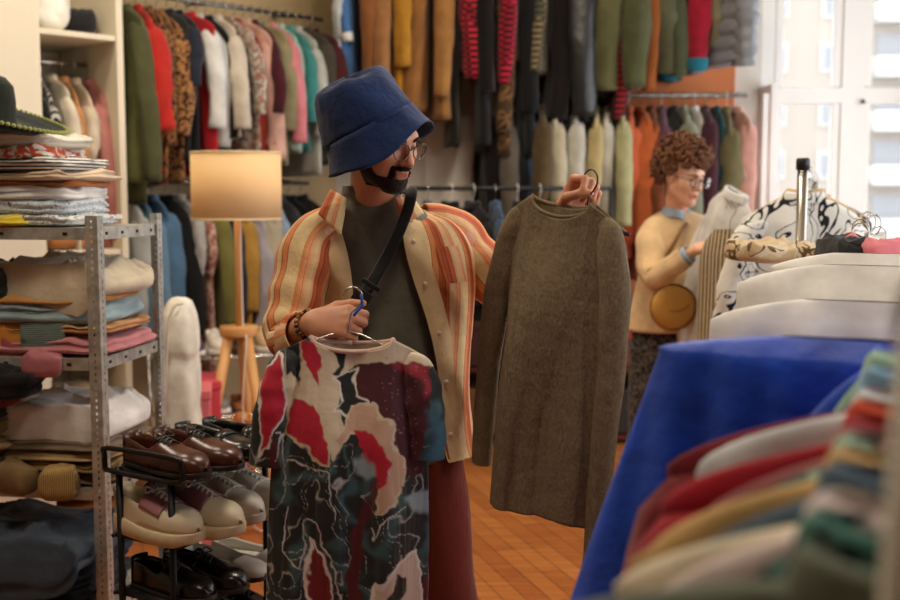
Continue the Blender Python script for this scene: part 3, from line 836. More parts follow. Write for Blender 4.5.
    def patch(nm, C4, mat, n=10, bulge=.01, par=sh, disp_=None, thick=.003):
        A_, B_, C_, D_ = [np.array(c) for c in C4]; P = np.zeros((n, n, 3))
        for i in range(n):
            for j in range(n):
                u, v = j/(n-1), i/(n-1); P[i, j] = (A_*(1-u)+B_*u)*(1-v)+(D_*(1-u)+C_*u)*v+np.array((0, -bulge*math.sin(PI*u)*math.sin(PI*v)*1, 0))
        U = np.zeros((n, n, 2)); U[..., 0] = np.linspace(.03, .12, n)[None]; U[..., 1] = np.linspace(0, .1, n)[:, None]
        V, F, UU = grid(P, uv=U); o = link(nm, mesh(nm, V, F, UU), mat, par); md = o.modifiers.new('thick', 'SOLIDIFY'); md.thickness = thick; return o
    patch('collar', (W(331, 190, 2.80), W(347, 199, 2.77), W(341, 236, 2.72), W(318, 214, 2.74)), STR, bulge=.012)
    patch('collar', (W(395, 199, 2.76), W(409, 192, 2.82), W(424, 214, 2.755), W(401, 226, 2.72)), STR, bulge=.012)
    # collar stand round the neck
    P = []
    for k, (dz, sc_) in enumerate(((-.012, 1.0), (.012, .95), (.03, .98), (.012, 1.13), (-.012, 1.2))):
        R = []
        for q in np.linspace(.45*PI, 1.57*PI, 26):
            R.append((N_.x+.073*sc_*math.sin(q), N_.y-.01-.068*sc_*math.cos(q), N_.z+dz+.018))
        P.append(R)
    V, F, U = grid(np.array(P), uv=np.stack(np.meshgrid(np.linspace(0, .3, 26), np.linspace(0, .06, 5)), -1)); link('collar', mesh('collar', V, F, U), STR, sh)
    r0 = int(np.argmin(np.abs(SP[:, 20, 2]-W(445, 246, 2.75).z))); r1 = int(np.argmin(np.abs(SP[:, 20, 2]-W(445, 287, 2.75).z)))
    cs_ = [j for j in range(4, 75) if W(437, 260, 2.76).x < SP[(r0+r1)//2, j, 0] < W(463, 260, 2.76).x and SP[(r0+r1)//2, j, 1] < 2.88]
    PP = SP[r0:r1+1, cs_[0]:cs_[-1]+1].copy(); PP[..., 1] -= .006; PP[..., 0] += .001
    UU_ = np.stack(np.meshgrid(np.linspace(.035, .085, PP.shape[1]), np.linspace(0, .1, PP.shape[0])), -1)
    V, F, U = grid(PP, uv=UU_); pk = link('chest_pocket', mesh('chest_pocket', V, F, U), STR, sh)
    # sleeves
    sl1 = sleeve('shirt_sleeve', [W(342, 222, 2.85), W(326, 229, 2.82), W(312, 243, 2.80), W(304, 268, 2.78), W(298, 298, 2.76), W(292, 324, 2.735), W(293, 341, 2.70), W(300, 337, 2.65)], [.04, .060, .070, .073, .072, .070, .064, .055], STR, sh, 3, nm='shirt_sleeve')
    sleeve('rolled_cuff', [W(294, 342, 2.685), W(301, 336, 2.64), W(305, 333, 2.62)], [.060, .059, .054], STR, sl1, 9, sub=3, crease=0)
    sl2 = sleeve('shirt_sleeve', [W(420, 218, 2.90), W(438, 225, 2.92), W(457, 236, 2.94), W(472, 256, 2.95), W(490, 277, 2.96), W(504, 290, 2.97), W(516, 282, 2.91), W(530, 264, 2.83)], [.04, .060, .070, .070, .068, .066, .060, .054], STR, sh, 5)
    sleeve('rolled_cuff', [W(518, 280, 2.89), W(530, 264, 2.83), W(535, 258, 2.80)], [.066, .062, .058], STR, sl2, 9, sub=3, crease=0)
    # crossbody strap
    pts = [W(396, 196, 2.90), W(408, 190, 2.80), W(411, 196, 2.745), W(404, 220, 2.72), W(392, 246, 2.705), W(376, 275, 2.695), W(358, 304, 2.69), W(346, 322, 2.69), W(330, 345, 2.70), W(300, 380, 2.74)]
    P = tube_pts(pts, .017, 8, 5, up=(1, 0, .6), rb=.0022); strap = fabric((24, 24, 26), None, rough=.7)
    o = MB().add(*grid(P, True, True, True)).build('bag_strap', strap, t, loc=inv)
    bk = MB(); c = W(362, 297, 2.675); R = Matrix.Rotation(math.radians(-32), 3, 'Y')
    bk.box(c, (.045, .012, .035), R=Matrix.Rotation(math.radians(33), 3, 'Y')); bk.box(c+Vector((.022, -.002, .03)), (.05, .008, .012), R=Matrix.Rotation(math.radians(33), 3, 'Y')); bk.build('strap_buckle', BLACKP, o, bevel=.002)
    bag = folded_mesh = MB().add(*cloth_block(.26, .07, .2, 1, 5, .006)); bb = bag.build('waist_bag', strap, o, loc=(-.26, 2.72, .86))
    # beads on the wrist
    d = (wrL-elL).normalized(); X = d.cross(Vector((0, 0, 1))).normalized(); Y_ = X.cross(d); bd = MB()
    bc = wrL-d*.012
    for ring_, rr_, c0 in ((0, .034, 0), (1, .0335, .011)):
        for i in range(20):
            q = 2*PI*i/20; p = bc-d*c0+X*rr_*math.cos(q)+Y_*rr_*math.sin(q)
            bd.lathe([(0, .0055), (.004, .004), (.0055, 0), (.004, -.004), (0, -.0055)], 6, tuple(p))
    bd.build('bead_bracelet', fabric((74, 34, 26), 'spots', (170, 120, 60), 2, .4), t, loc=inv)
    rg = MB(); 
    # trousers
    cord = fabric((122, 46, 30), 'fine', (92, 30, 20), 1.4)
    P0 = [(W(388, 418, 2.88), .165, .118), (W(388, 445, 2.88), .17, .122), (W(388, 470, 2.88), .172, .122)]
    hip, _ = loft('trousers', P0, cord, t, solid=.003, sub=4); hip.location = inv
    for sx, pts, rr_ in ((-1, [W(350, 450, 2.88), W(348, 500, 2.87), Vector((-.25, 2.84, .5)), Vector((-.26, 2.87, .2)), Vector((-.265, 2.88, .05))], [.1, .1, .088, .088, .09]),
                    (1, [W(424, 450, 2.88), W(432, 500, 2.87), Vector((-.025, 2.86, .52)), Vector((.02, 2.9, .2)), Vector((.03, 2.92, .05))], [.1, .1, .09, .088, .09])):
        sleeve('trouser_leg', pts, rr_, cord, hip, 11+sx, amp=.05, up=(0, 1, 0), nm='trouser_leg', crease=.4)
    for sx, an in ((-1, Vector((-.265, 2.80, 0))), (1, Vector((.045, 2.84, 0)))):
        for n_, b_ in zip(('upper', 'sole'), shoe_parts('oxford')[:2]):
            o = b_.build('shoe_'+n_, plain((54, 30, 20), .35) if n_ == 'upper' else plain((20, 16, 14), .6), t)
            o.location = an-off; o.rotation_euler = (0, 0, PI-sx*.15); o.scale = (1.05, 1.05, 1.05)
    return t, wrL, wrR
def build_woman():
    off = Vector((1.0, 5.0, 0))
    t = thing('person', 'curly haired woman in glasses and beige blazer looking at a garment by the window', 'person', off, 0)
    inv = -off; s = 1.0
    f = Vector((.52, -.80, -.24)).normalized(); H = basis(f, (.04, 0, 1))
    chin = W(689, 205, 4.90); O = chin-H @ (Vector((0, .072, -.118))*s)
    S = SDF(); T = head_prims(S, O, H, s, True)
    Nk = W(676, 216, 5.0); S.cone(T(0, -.02, -.05), Nk, .048, .052, .03)
    Y0 = 5.02; shL = W(652, 232, 4.97); shR = W(700, 230, 5.12); 
    S.ell(W(672, 248, Y0), (.14, .09, .13), None, .05); S.ell(W(670, 285, Y0), (.11, .085, .13), None, .05); S.ell(W(668, 325, Y0), (.145, .10, .11), None, .05)
    for sh in (shL, shR): S.cone(Nk+Vector((0, 0, -.03)), sh, .04, .045, .04)
    elL = W(655, 276, 4.85); wrL = W(697, 249, 4.70); elR = W(716, 272, 5.02); wrR = W(716, 252, 4.80)
    S.cone(shL, elL, .042, .034, .03).cone(elL, wrL, .034, .023, .02).cone(shR, elR, .042, .034, .03).cone(elR, wrR, .034, .023, .02)
    hand_prims(S, wrL, (.95, -.15, .22), (-.2, -.5, .8), (.2, .8, .5), .92, curls=((35, 40, 25), (40, 45, 30), (45, 45, 30), (50, 50, 30)), thumb=((.7, .6, -.3), (.95, .2, -.2), (.95, .05, -.1)))
    hand_prims(S, wrR, (.3, -.4, .85), (.8, .3, .2), (-.3, -.8, .3), .9, curl=(50, 60, 40))
    for sx, hx in ((-1, 650), (1, 684)):
        hp = W(hx, 335, Y0); kn = Vector((hp.x, Y0-.03, .48)); an = Vector((hp.x+sx*.01, Y0+.02, .08))
        S.cone(hp, kn, .08, .052, .04).cone(kn, an, .052, .035, .03).cone(an+Vector((0, .02, -.045)), an+Vector((sx*.03, -.14, -.05)), .03, .026, .02)
    me, V = S.mesh('person_body', .0055)
    tint = np.tile(np.array(lin((236, 184, 152))), (len(V), 1)); q = (V-np.array(O))@np.array(H)/s
    lip = np.exp(-((q[:, 0]/.021)**4+((q[:, 2]+.0735)/.0095)**4))*(q[:, 1] > .08)
    tint = tint*(1-lip[:, None])+np.array(lin((186, 84, 78)))*lip[:, None]
    eye = np.exp(-(((np.abs(q[:, 0])-.031)/.013)**4+((q[:, 2]+.003)/.006)**4))*(q[:, 1] > .07)
    tint = tint*(1-eye[:, None])+np.array(lin((60, 38, 30)))*eye[:, None]
    color_attr(me, tint); link('body', me, skin_mat((0, 0, 0), 'woman skin'), t, inv)
    h = curly(t, O+H @ Vector((0, .000, .002)), H, 1.03, fabric((110, 68, 42), None, bump=.5), 5); h.location = inv
    eb = MB()
    for sx in (-1, 1): eb.tube([T(sx*.014, .098, .018), T(sx*.03, .096, .023), T(sx*.048, .08, .018)], [.0022, .003, .0015], 6, 3)
    eb.build('eyebrows', fabric((84, 50, 32)), t, loc=inv)
    g = glasses(t, O, H, 1.04, plain((30, 22, 20), .3, 0, 'dark frame'), False, GLASS); g.location = inv
    beige = fabric((220, 188, 144), None, bump=.2); blue = fabric((166, 184, 202), None)
    def row(py, cx, hw, hd): return (W(cx, py, Y0), hw*Y0/FPX, hd)
    rows = [row(212, 677, 15, .066), row(217, 677, 25, .078), row(226, 676, 33, .1), row(245, 674, 35, .115), row(275, 672, 33, .115), (row(305, 668, 36, .125)), row(330, 666, 40, .138)]
    o, P = loft('blazer', rows, beige, t, amp=.05, seed=3, solid=.004); o.location = inv
    sleeve('blazer_sleeve', [W(668, 224, 5.0), W(658, 228, 4.99), W(651, 236, 4.97), W(650, 256, 4.91), W(655, 278, 4.85), W(670, 268, 4.78), W(686, 257, 4.735)], [.04, .056, .064, .064, .062, .052, .047], beige, o, 4)
    sleeve('shirt_cuff', [W(682, 259, 4.74), W(690, 254, 4.72)], [.042, .04], blue, o, 4, sub=3, crease=0, amp=.03)
    sleeve('blazer_sleeve', [W(686, 222, 5.1), W(700, 228, 5.12), W(709, 246, 5.08), W(716, 273, 5.02), W(717, 262, 4.9)], [.04, .056, .062, .058, .05], beige, o, 6)
    # shirt collar
    P = []
    for dz, sc_ in ((-.02, 1.05), (.012, .98), (.034, 1.0), (.008, 1.22), (-.012, 1.36)):
        R = []
        for q in np.linspace(.35, 2*PI-.1, 30):
            R.append((Nk.x+.056*sc_*math.sin(q+.5), Nk.y-.058*sc_*math.cos(q+.5), Nk.z+dz+.01-.014*math.exp(-((min(q, 2*PI-q))/.5)**2)))
        P.append(R)
    V, F, U = grid(np.array(P)); link('shirt_collar', mesh('shirt_collar', V, F), blue, t, inv)
    lap = MB(); 
    for sx in (-1, 1):
        A_ = Nk+Vector((sx*.03+.02, -.10, -.01)); lap.tube([A_, A_+Vector((sx*.03, -.03, -.10)), A_+Vector((.03, -.04, -.28))], [.012, .022, .008], 8, 4)
    # round pouch
    c = W(673, 307, 4.80); pr = [(0, .026), (.05, .026), (.085, .022), (.098, .012), (.101, 0), (.098, -.012), (.085, -.022), (.05, -.026), (0, -.026)]
    pm = MB().lathe(pr, 40, tuple(c), Matrix.Rotation(PI/2, 3, 'X') @ Matrix.Rotation(.1, 3, 'Y')); pch = pm.build('pouch', plain((194, 144, 66), .55, 0, 'ochre leather'), t, loc=inv)
    rg = MB(); a = np.linspace(0, 2*PI, 40); rg.tube([c+Vector((.1*math.cos(q), -.012, .1*math.sin(q))) for q in a], .004, 6); rg.tube([c+Vector((.062*math.cos(q), -.027, .02+.062*math.sin(q)*.6)) for q in np.linspace(PI*1.05, PI*1.95, 16)], .002, 6)
    rg.build('piping', plain((120, 78, 30), .6), pch)
    sp_ = MB().add(*grid(tube_pts([c+Vector((-.07, .03, .07)), W(660, 270, 4.86), W(676, 240, 4.87), W(690, 220, 4.95), W(695, 218, 5.1)], .009, 6, 4, up=(1, 0, 0), rb=.002), True, True, True)); sp_.build('pouch_strap', plain((120, 78, 30), .6), pch)
    pt = fabric((26, 24, 26), 'floral', (96, 88, 80), 1.6, rgb3=(40, 34, 36))
    hip, _ = loft('trousers', [(W(667, 322, Y0), .155, .115), (W(667, 345, Y0), .16, .12), (W(667, 360, Y0), .165, .12)], pt, t, solid=.003, sub=4); hip.location = inv
    for sx, hx in ((-1, 650), (1, 684)):
        hp = W(hx, 340, Y0); sleeve('trouser_leg', [hp, Vector((hp.x, Y0-.03, .5)), Vector((hp.x+sx*.01, Y0+.02, .1))], [.1, .1, .11], pt, hip, 3+sx, up=(0, 1, 0), amp=.04)
        for n_, b_ in zip(('upper', 'sole'), shoe_parts('flat')[:2]):
            q = b_.build('shoe_'+n_, plain((30, 26, 26), .4), t); q.location = Vector((hp.x+sx*.03, Y0-.06, 0))-off; q.rotation_euler = (0, 0, PI-sx*.15)
    return t
# ------------------------------------------------------------------ the room
def paint(rgb, rough=.8, name='paint'): return plain(rgb, rough, 0, name)
def floor_mat():
    m, nt, b = nodes('parquet'); L = nt.links.new
    tc = N(nt, 'ShaderNodeTexCoord'); mp = N(nt, 'ShaderNodeMapping'); mp.inputs['Rotation'].default_value = (0, 0, math.radians(72)); L(tc.outputs['Object'], mp.inputs['Vector'])
    br = N(nt, 'ShaderNodeTexBrick'); br.inputs['Scale'].default_value = 1; br.inputs['Brick Width'].default_value = .62; br.inputs['Row Height'].default_value = .085; br.inputs['Mortar Size'].default_value = .0025
    br.inputs['Color1'].default_value = (*lin((196, 124, 62)), 1); br.inputs['Color2'].default_value = (*lin((174, 102, 48)), 1); br.inputs['Mortar'].default_value = (*lin((110, 60, 28)), 1)
    L(mp.outputs[0], br.inputs['Vector'])
    no = N(nt, 'ShaderNodeTexNoise'); no.inputs['Scale'].default_value = 3; no.inputs['Detail'].default_value = 8
    m2 = N(nt, 'ShaderNodeMapping'); m2.inputs['Rotation'].default_value = (0, 0, math.radians(72)); m2.inputs['Scale'].default_value = (1, 14, 1); L(tc.outputs['Object'], m2.inputs['Vector']); L(m2.outputs[0], no.inputs['Vector'])
    r = ramp(nt, [(.3, (190, 170, 150)), (.7, (255, 255, 255))]); L(no.outputs['Fac'], r.inputs['Fac'])
    mx = N(nt, 'ShaderNodeMix', data_type='RGBA'); mx.blend_type = 'MULTIPLY'; mx.inputs[0].default_value = .8
    L(br.outputs['Color'], mx.inputs[6]); L(r.outputs['Color'], mx.inputs[7]); L(mx.outputs[2], b.inputs['Base Color'])
    b.inputs['Roughness'].default_value = .42
    return m
WALL = paint((150, 138, 120), .85); CREAM = paint((218, 207, 182), .6, 'cream laminate'); FRAMEW = paint((232, 230, 224), .5, 'window paint')
def quadbox(name, a, b, z0, z1, th, mat, side=1):
    """a wall standing on the line a-b, thickness th to its left"""
    a = Vector(a); b = Vector(b); d = (b-a).normalized(); n = Vector((-d.y, d.x))*th*side
    V = [(p.x, p.y, z) for z in (z0, z1) for p in (a, b, b+n, a+n)]
    F = [(0, 1, 2, 3), (4, 7, 6, 5), (0, 4, 5, 1), (1, 5, 6, 2), (2, 6, 7, 3), (3, 7, 4, 0)]
    return V, F
YB = 7.2; ZC = 3.9
m = MB().box((-.5, 2.3, -.05), (8.0, 10.6, .1)); struct('floor', mesh('floor', m.v, m.f, m.u, False), floor_mat())
m = MB().box((-.5, 2.3, ZC+.05), (8.0, 10.6, .1)); struct('ceiling', mesh('ceiling', m.v, m.f, m.u, False), paint((170, 160, 142)))
wl0 = Vector((-3.9, 4.04)); wl1 = Vector((-.74, YB))
V, F = quadbox('w', wl0, wl1, 0, ZC, .15, WALL); struct('wall_left', mesh('wall_left', V, F, None, False), paint((184, 160, 120), .85))
V, F = quadbox('w', (-3.9, -2.6), wl0, 0, ZC, .15, WALL); struct('wall_left_side', mesh('w', V, F, None, False), WALL)
m = MB(); m.box((-.3, -2.7, ZC/2), (7.4, .2, ZC)); struct('wall_rear', mesh('w', m.v, m.f, m.u, False), WALL)
# back wall with the big window
WX0, WX1, WZ0, WZ1 = 2.0, 3.25, .85, 3.45
m = MB(); m.box(((-.9+WX0)/2, YB+.12, ZC/2), (WX0+.9, .24, ZC)); m.box(((WX0+3.4)/2, YB+.12, WZ0/2), (3.4-WX0, .24, WZ0)); m.box(((WX0+3.4)/2, YB+.12, (WZ1+ZC)/2), (3.4-WX0, .24, ZC-WZ1))
struct('wall_back', mesh('w', m.v, m.f, m.u, False), paint((214, 208, 196), .85))
# right wall with two more tall windows out of the picture
m = MB(); x = 3.38
ops = [(.4, 3.3), (3.9, 6.8)]; ys = [-2.6]+[q for o in ops for q in o]+[YB+.24]
for i in range(0, len(ys), 2): m.box((x, (ys[i]+ys[i+1])/2, ZC/2), (.24, ys[i+1]-ys[i], ZC))
for a_, b_ in ops: m.box((x, (a_+b_)/2, .25), (.24, b_-a_, .5)); m.box((x, (a_+b_)/2, (3.5+ZC)/2), (.24, b_-a_, ZC-3.5))
struct('wall_right', mesh('w', m.v, m.f, m.u, False), WALL)
for k, (a_, b_) in enumerate(ops):
    m = MB()
    for yy in (a_+.04, (a_+b_)/2, b_-.04): m.box((3.34, yy, 2.15), (.08, .09, 3.1))
    for zz in (.54, 2.5, 3.46): m.box((3.34, (a_+b_)/2, zz), (.08, b_-a_, .09))
    tag(link('window_%d' % (k+2), mesh('w', m.v, m.f, m.u, False), FRAMEW), kind='structure')
# wooden cladding on the right stretch of the back wall
m = MB().box((1.32, YB-.02, 1.75), (1.02, .03, 1.9)); o = struct('trim_1', mesh('t', m.v, m.f, m.u, False), plain((196, 112, 56), .6, 0, 'orange board'))
m = MB().box((.15, YB-.015, 1.8), (.62, .025, 1.5)); tag(link('white_board', mesh('white_board', m.v, m.f, m.u, False), paint((240, 238, 230), .5)), 'blank white board on the back wall under the dark jackets', 'board')
# the window in view
wn = link('window_1', None); wn['kind'] = 'structure'; wn.location = (0, 0, 0)
def wbox(name, boxes, mat, par, bevel=.006):
    m = MB()
    for c, d in boxes: m.box(c, d)
    return m.build(name, mat, par, False, bevel)
yw = YB+.06
wbox('window_frame', [((WX0+.045, yw, (WZ0+WZ1)/2), (.09, .12, WZ1-WZ0)), ((WX1-.04, yw, (WZ0+WZ1)/2), (.08, .12, WZ1-WZ0)), ((2.625, yw, WZ0+.04), (WX1-WX0, .12, .08)), ((2.625, yw, WZ1-.04), (WX1-WX0, .12, .08)), ((2.625, yw-.02, 2.17), (WX1-WX0-.1, .1, .10)), ((2.60, yw-.01, (WZ0+WZ1)/2), (.15, .11, WZ1-WZ0-.1))], FRAMEW, wn)
wbox('window_sash', [((2.12, yw-.03, 1.6), (.05, .05, 1.05)), ((2.12, yw-.03, 2.8), (.05, .05, 1.15)), ((2.50, yw-.03, 1.6), (.05, .05, 1.05)), ((2.5, yw-.03, 2.8), (.05, .05, 1.15)), ((2.7, yw-.03, 1.6), (.05, .05, 1.05)), ((2.7, yw-.03, 2.8), (.05, .05, 1.15)), ((3.14, yw-.03, 1.6), (.05, .05, 1.05)), ((3.14, yw-.03, 2.8), (.05, .05, 1.15))], FRAMEW, wn)
wbox('window_pane', [((2.31, yw, (WZ0+WZ1)/2), (.5, .006, WZ1-WZ0-.1)), ((2.92, yw, (WZ0+WZ1)/2), (.56, .006, WZ1-WZ0-.1))], GLASS, wn, 0)
wbox('window_sill', [((2.62, YB-.06, WZ0-.02), (1.35, .26, .04))], FRAMEW, wn)
m = MB().lathe([(0, .0), (.012, 0), (.012, .03), (.009, .034), (0, .035)], 12, (2.66, yw-.07, 2.13), Matrix.Rotation(PI/2, 3, 'X')); m.build('window_knob', plain((60, 56, 50), .4, 1), wn)
# the opened inner casement folded against the pier
ic = MB()
for c, d in [((2.03, YB-.10, 2.2), (.035, .20, .05)), ((2.03, YB-.10, 1.0), (.035, .2, .06)), ((2.03, YB-.02, 1.6), (.04, .05, 1.25)), ((2.03, YB-.2, 1.6), (.04, .05, 1.25))]: ic.box(c, d)
ic.build('inner_casement', FRAMEW, wn, False, .004)
m = MB().box((.6, YB-.012, .06), (2.7, .024, .12)); struct('baseboard_back', mesh('b', m.v, m.f, m.u, False), paint((190, 176, 150)))
# ------------------------------------------------------------------ outside: pale apartment block across the street
fb = thing('apartment_building', 'pale apartment block with balconies seen through the window', 'building', (30, 60, -12))
wbox('facade', [((0, 6, 18), (56, 12, 50))], paint((148, 140, 130), .9), fb, 0)
PW = paint((182, 180, 176), .7); PG = paint((124, 126, 128), .4); PB = paint((172, 150, 132), .9)
for r_ in range(8):
    for c_ in range(9):
        x = -15.6+c_*3.05; z = 6.6+r_*2.85
        if c_ in (3, 7): continue
        w = wbox('window', [((x, -.05, z), (1.25, .16, 1.5))], PW, fb, 0)
        wbox('pane', [((x-.29, -.15, z), (.48, .04, 1.25)), ((x+.29, -.15, z), (.48, .04, 1.25))], PG, w, 0)
for r_ in range(8):
    z = 5.6+r_*2.85
    for x in (-6.2, 5.6):
        wbox('balcony', [((x, -.6, z), (2.7, 1.2, .16)), ((x, -1.18, z+.5), (2.7, .06, .95)), ((x-1.32, -.6, z+.5), (.06, 1.2, .95)), ((x+1.32, -.6, z+.5), (.06, 1.2, .95))], PW, fb, 0)
        wbox('window', [((x, -.05, z+1.2), (1.9, .14, 2.1))], PG, fb, 0)
for x in (-13.8, -1.2, 9.4): wbox('facade_band', [((x, -.04, 18), (.9, .1, 44))], PB, fb, 0)
m = MB().box((30, 34, -12.3), (120, 52, .5)); struct('street', mesh('street', m.v, m.f, m.u, False), paint((150, 146, 140)))
# ------------------------------------------------------------------ wardrobe
d1 = Vector((1, 1, 0))/math.sqrt(2); nrm = Vector((1, -1, 0))/math.sqrt(2); WB = Vector((-1.97, 5.97, 0))
def LW(s, off, z=0): p = WB+d1*s+nrm*off; return Vector((p.x, p.y, z))
DEP = .635
sR = -.11; sL = -.53; sLL = -1.9
t = thing('wardrobe', 'tall cream open wardrobe against the wall beside the olive coats', 'wardrobe', LW((sR+sLL)/2, DEP/2), PI/4)
cx = (sR+sLL)/2
def lw(s, off, z): return (s-cx, DEP/2-off, z)     # local, x along the wall, y towards the wall
def lbox(nm, s0, s1, o0, o1, z0, z1, mat=CREAM, par=t, bv=.004):
    return wbox(nm, [(lw((s0+s1)/2, (o0+o1)/2, (z0+z1)/2), (abs(s1-s0), abs(o1-o0), z1-z0))], mat, par, bv)
for s in (sR, sL, sLL+.01): lbox('side_panel', s-.025, s+.012, .01, DEP, 0, 3.2)
lbox('back_panel', sLL, sR, .0, .02, .05, 3.18)
for z in (.08, .45, .78, 1.25, 2.285, 3.17): lbox('shelf_board', sL+.012, sR-.025, .02, DEP-.01, z-.014, z+.014)
dr = lbox('door', sLL+.03, sL-.02, DEP-.004, DEP+.016, .06, 3.15)
tb = MB().tube([lw(sL+.015, .33, 2.18), lw(sR-.03, .33, 2.18)], .011, 10); tb.build('rod', CHROME, t)
rack_row([('black', 'jacket', (30, 30, 32), .62, .5), ('black and white striped', 'shirt', (40, 40, 42), .7, .45, {'pat': 'vstripe', 'c2': (200, 196, 190)}), ('light cream', 'blouse', (226, 214, 192), 1.0, .4), ('tan', 'tee', (196, 140, 84), .62, .34, {'spread': .06}), ('pale sand', 'dress', (220, 204, 180), 1.0, .3), ('dusty pink', 'cardigan', (206, 138, 130), .92, .66)],
         LW(sL+.02, .33), LW(sR+.0, .33), 2.18, -PI/4, 'rod inside the cream wardrobe', 'garments in the wardrobe', 'wood', 400, Wd=.22, th=.03, jit=.05)
folded('cloth_bag', 'white crumpled cloth bag on the upper wardrobe shelf', 'bag', fabric((228, 222, 208)), LW(-.42, .42, 2.30), .7, .24, .26, .2, layers=1, seed=3, messy=.03, e=.7)
folded('knit_cap', 'black knit cap beside the white bag in the wardrobe', 'cap', fabric((28, 28, 30)), LW(-.24, .46, 2.30), .3, .17, .18, .13, layers=1, seed=8, messy=.012, e=.85)
for i, (z, c, lb) in enumerate(((.795, (214, 206, 190), 'cream folded linen on the low wardrobe shelf'), (.465, (180, 156, 120), 'sand folded trousers on the lowest wardrobe shelves'), (1.265, (170, 110, 60), 'brown folded leather bag on the wardrobe shelf behind the metal rack'))):
    folded('folded_clothes', lb, 'clothes', fabric(c), LW(-.32, .42, z), .78, .3, .3, .12, layers=2, seed=30+i)
# ------------------------------------------------------------------ left wall rails
def rail(name, pts, r, label, mat=CHROME, posts=(), brackets=(), par=None):
    t = thing(name, label, 'rail', pts[0]); o = Vector(pts[0])
    MB().tube([Vector(p)-o for p in pts], r, 12).build('rod', mat, t)
    for p, q in posts: MB().tube([Vector(p)-o, Vector(q)-o], r*1.1, 12).build('post', mat, t)
    for p, q in brackets: MB().tube([Vector(p)-o, Vector(q)-o], r*.7, 8).build('bracket', mat, t)
    return t
GUN = plain((120, 116, 108), .35, 1, 'gunmetal')
zL = 2.585; a_, b_ = LW(-.02, .27, zL), LW(1.42, .27, zL)
rail('clothes_rail', [a_, b_], .013, 'chrome rail on the wall between wardrobe and corner, holding coats', GUN, (), [(LW(s, .27, zL), LW(s, 0, zL+.03)) for s in (.02, .65, 1.25)])
up = [('dark olive long', 'coat', (84, 84, 50), 1.0, .78), ('olive green', 'coat', (112, 112, 66), .80, .78, {'r': .06}), ('scarlet red', 'overshirt', (196, 44, 34), .86, .5, {'r': .062}), ('leopard print', 'blouse', (46, 26, 16), .92, .6, {'pat': 'spots', 'c2': (150, 96, 50)}), ('brown leopard', 'dress', (66, 38, 24), .9, .5, {'pat': 'spots', 'c2': (170, 120, 70)}),
      ('charcoal', 'shirt', (60, 58, 56), .8, .5), ('blue black', 'tee', (34, 40, 54), .8, .3, {'srgb': (34, 40, 54)}), ('white and red colour block', 'sweatshirt', (180, 26, 38), .86, .52, {'srgb': (214, 212, 206)}), ('light grey', 'hoodie', (204, 202, 196), .66, .58, {'r': .056}), ('black short', 'jacket', (26, 24, 24), .7, .5),
      ('cream', 'shirt', (216, 204, 184), .66, .5), ('grey print', 'shirt', (196, 186, 172), .9, .4, {'pat': 'floral', 'c2': (120, 110, 104), 'c3': (160, 90, 60)}), ('brick red', 'cardigan', (158, 52, 36), .62, .6), ('blush', 'blouse', (216, 168, 150), .7, .64), ('plum', 'dress', (76, 24, 34), .92, .4), ('sage', 'shirt', (150, 140, 104), .8, .5),
      ('bright pink', 'shirt', (224, 136, 142), .6, .55), ('mint', 'blouse', (170, 196, 180), .72, .6), ('teal', 'tee', (60, 140, 136), .7, .4), ('pale grey', 'shirt', (186, 186, 176), .85, .5), ('dark taupe', 'coat', (70, 62, 52), .8, .5), ('oxblood', 'jacket', (72, 26, 24), .6, .5)]
rack_row(up, LW(.02, .27), LW(1.36, .27), zL, -PI/4, 'high rail beside the wardrobe', 'garments on the high rail beside the wardrobe', ['wood', 'wire', 'black', 'wire'], 10, Wd=.235, th=.035)
zl = 1.60; rail('clothes_rail', [LW(.02, .27, zl), LW(1.3, .27, zl)], .012, 'low chrome rail behind the lamp, holding denim and shirts', GUN, (), [(LW(s, .27, zl), LW(s, 0, zl+.03)) for s in (.04, 1.25)])
low = [('translucent grey', 'raincoat', (176, 178, 172), .8, .6), ('light blue denim', 'jacket', (104, 138, 162), .62, .6, {'r': .06}), ('mid blue denim', 'jacket', (82, 116, 146), .64, .62, {'r': .06}), ('black', 'cardigan', (28, 26, 28), .75, .6), ('striped knit', 'tee', (226, 222, 214), .6, .3, {'pat': 'hstripe', 'c2': (50, 50, 56), 'sc': 3}), ('blush floral', 'dress', (206, 170, 150), 1.0, .3, {'pat': 'floral', 'c2': (150, 90, 80)}),
       ('olive drab', 'shirt', (124, 118, 60), .74, .6), ('navy', 'cardigan', (38, 44, 64), .8, .6), ('mustard', 'shirt', (190, 144, 66), .8, .5), ('lilac grey', 'shirt', (176, 170, 176), .8, .6), ('sand', 'shirt', (196, 184, 160), .78, .6), ('pale blue', 'shirt', (160, 182, 204), .8, .6), ('slate', 'jacket', (66, 66, 68), .6, .5), ('soot black', 'jacket', (26, 26, 28), .6, .55), ('ash grey', 'jacket', (58, 56, 56), .6, .55)]
rack_row(low, LW(.03, .27), LW(1.27, .27), zl, -PI/4, 'low rail behind the floor lamp', 'garments on the low rail behind the lamp', ['wire', 'wood', 'black'], 120, Wd=.225, th=.04)
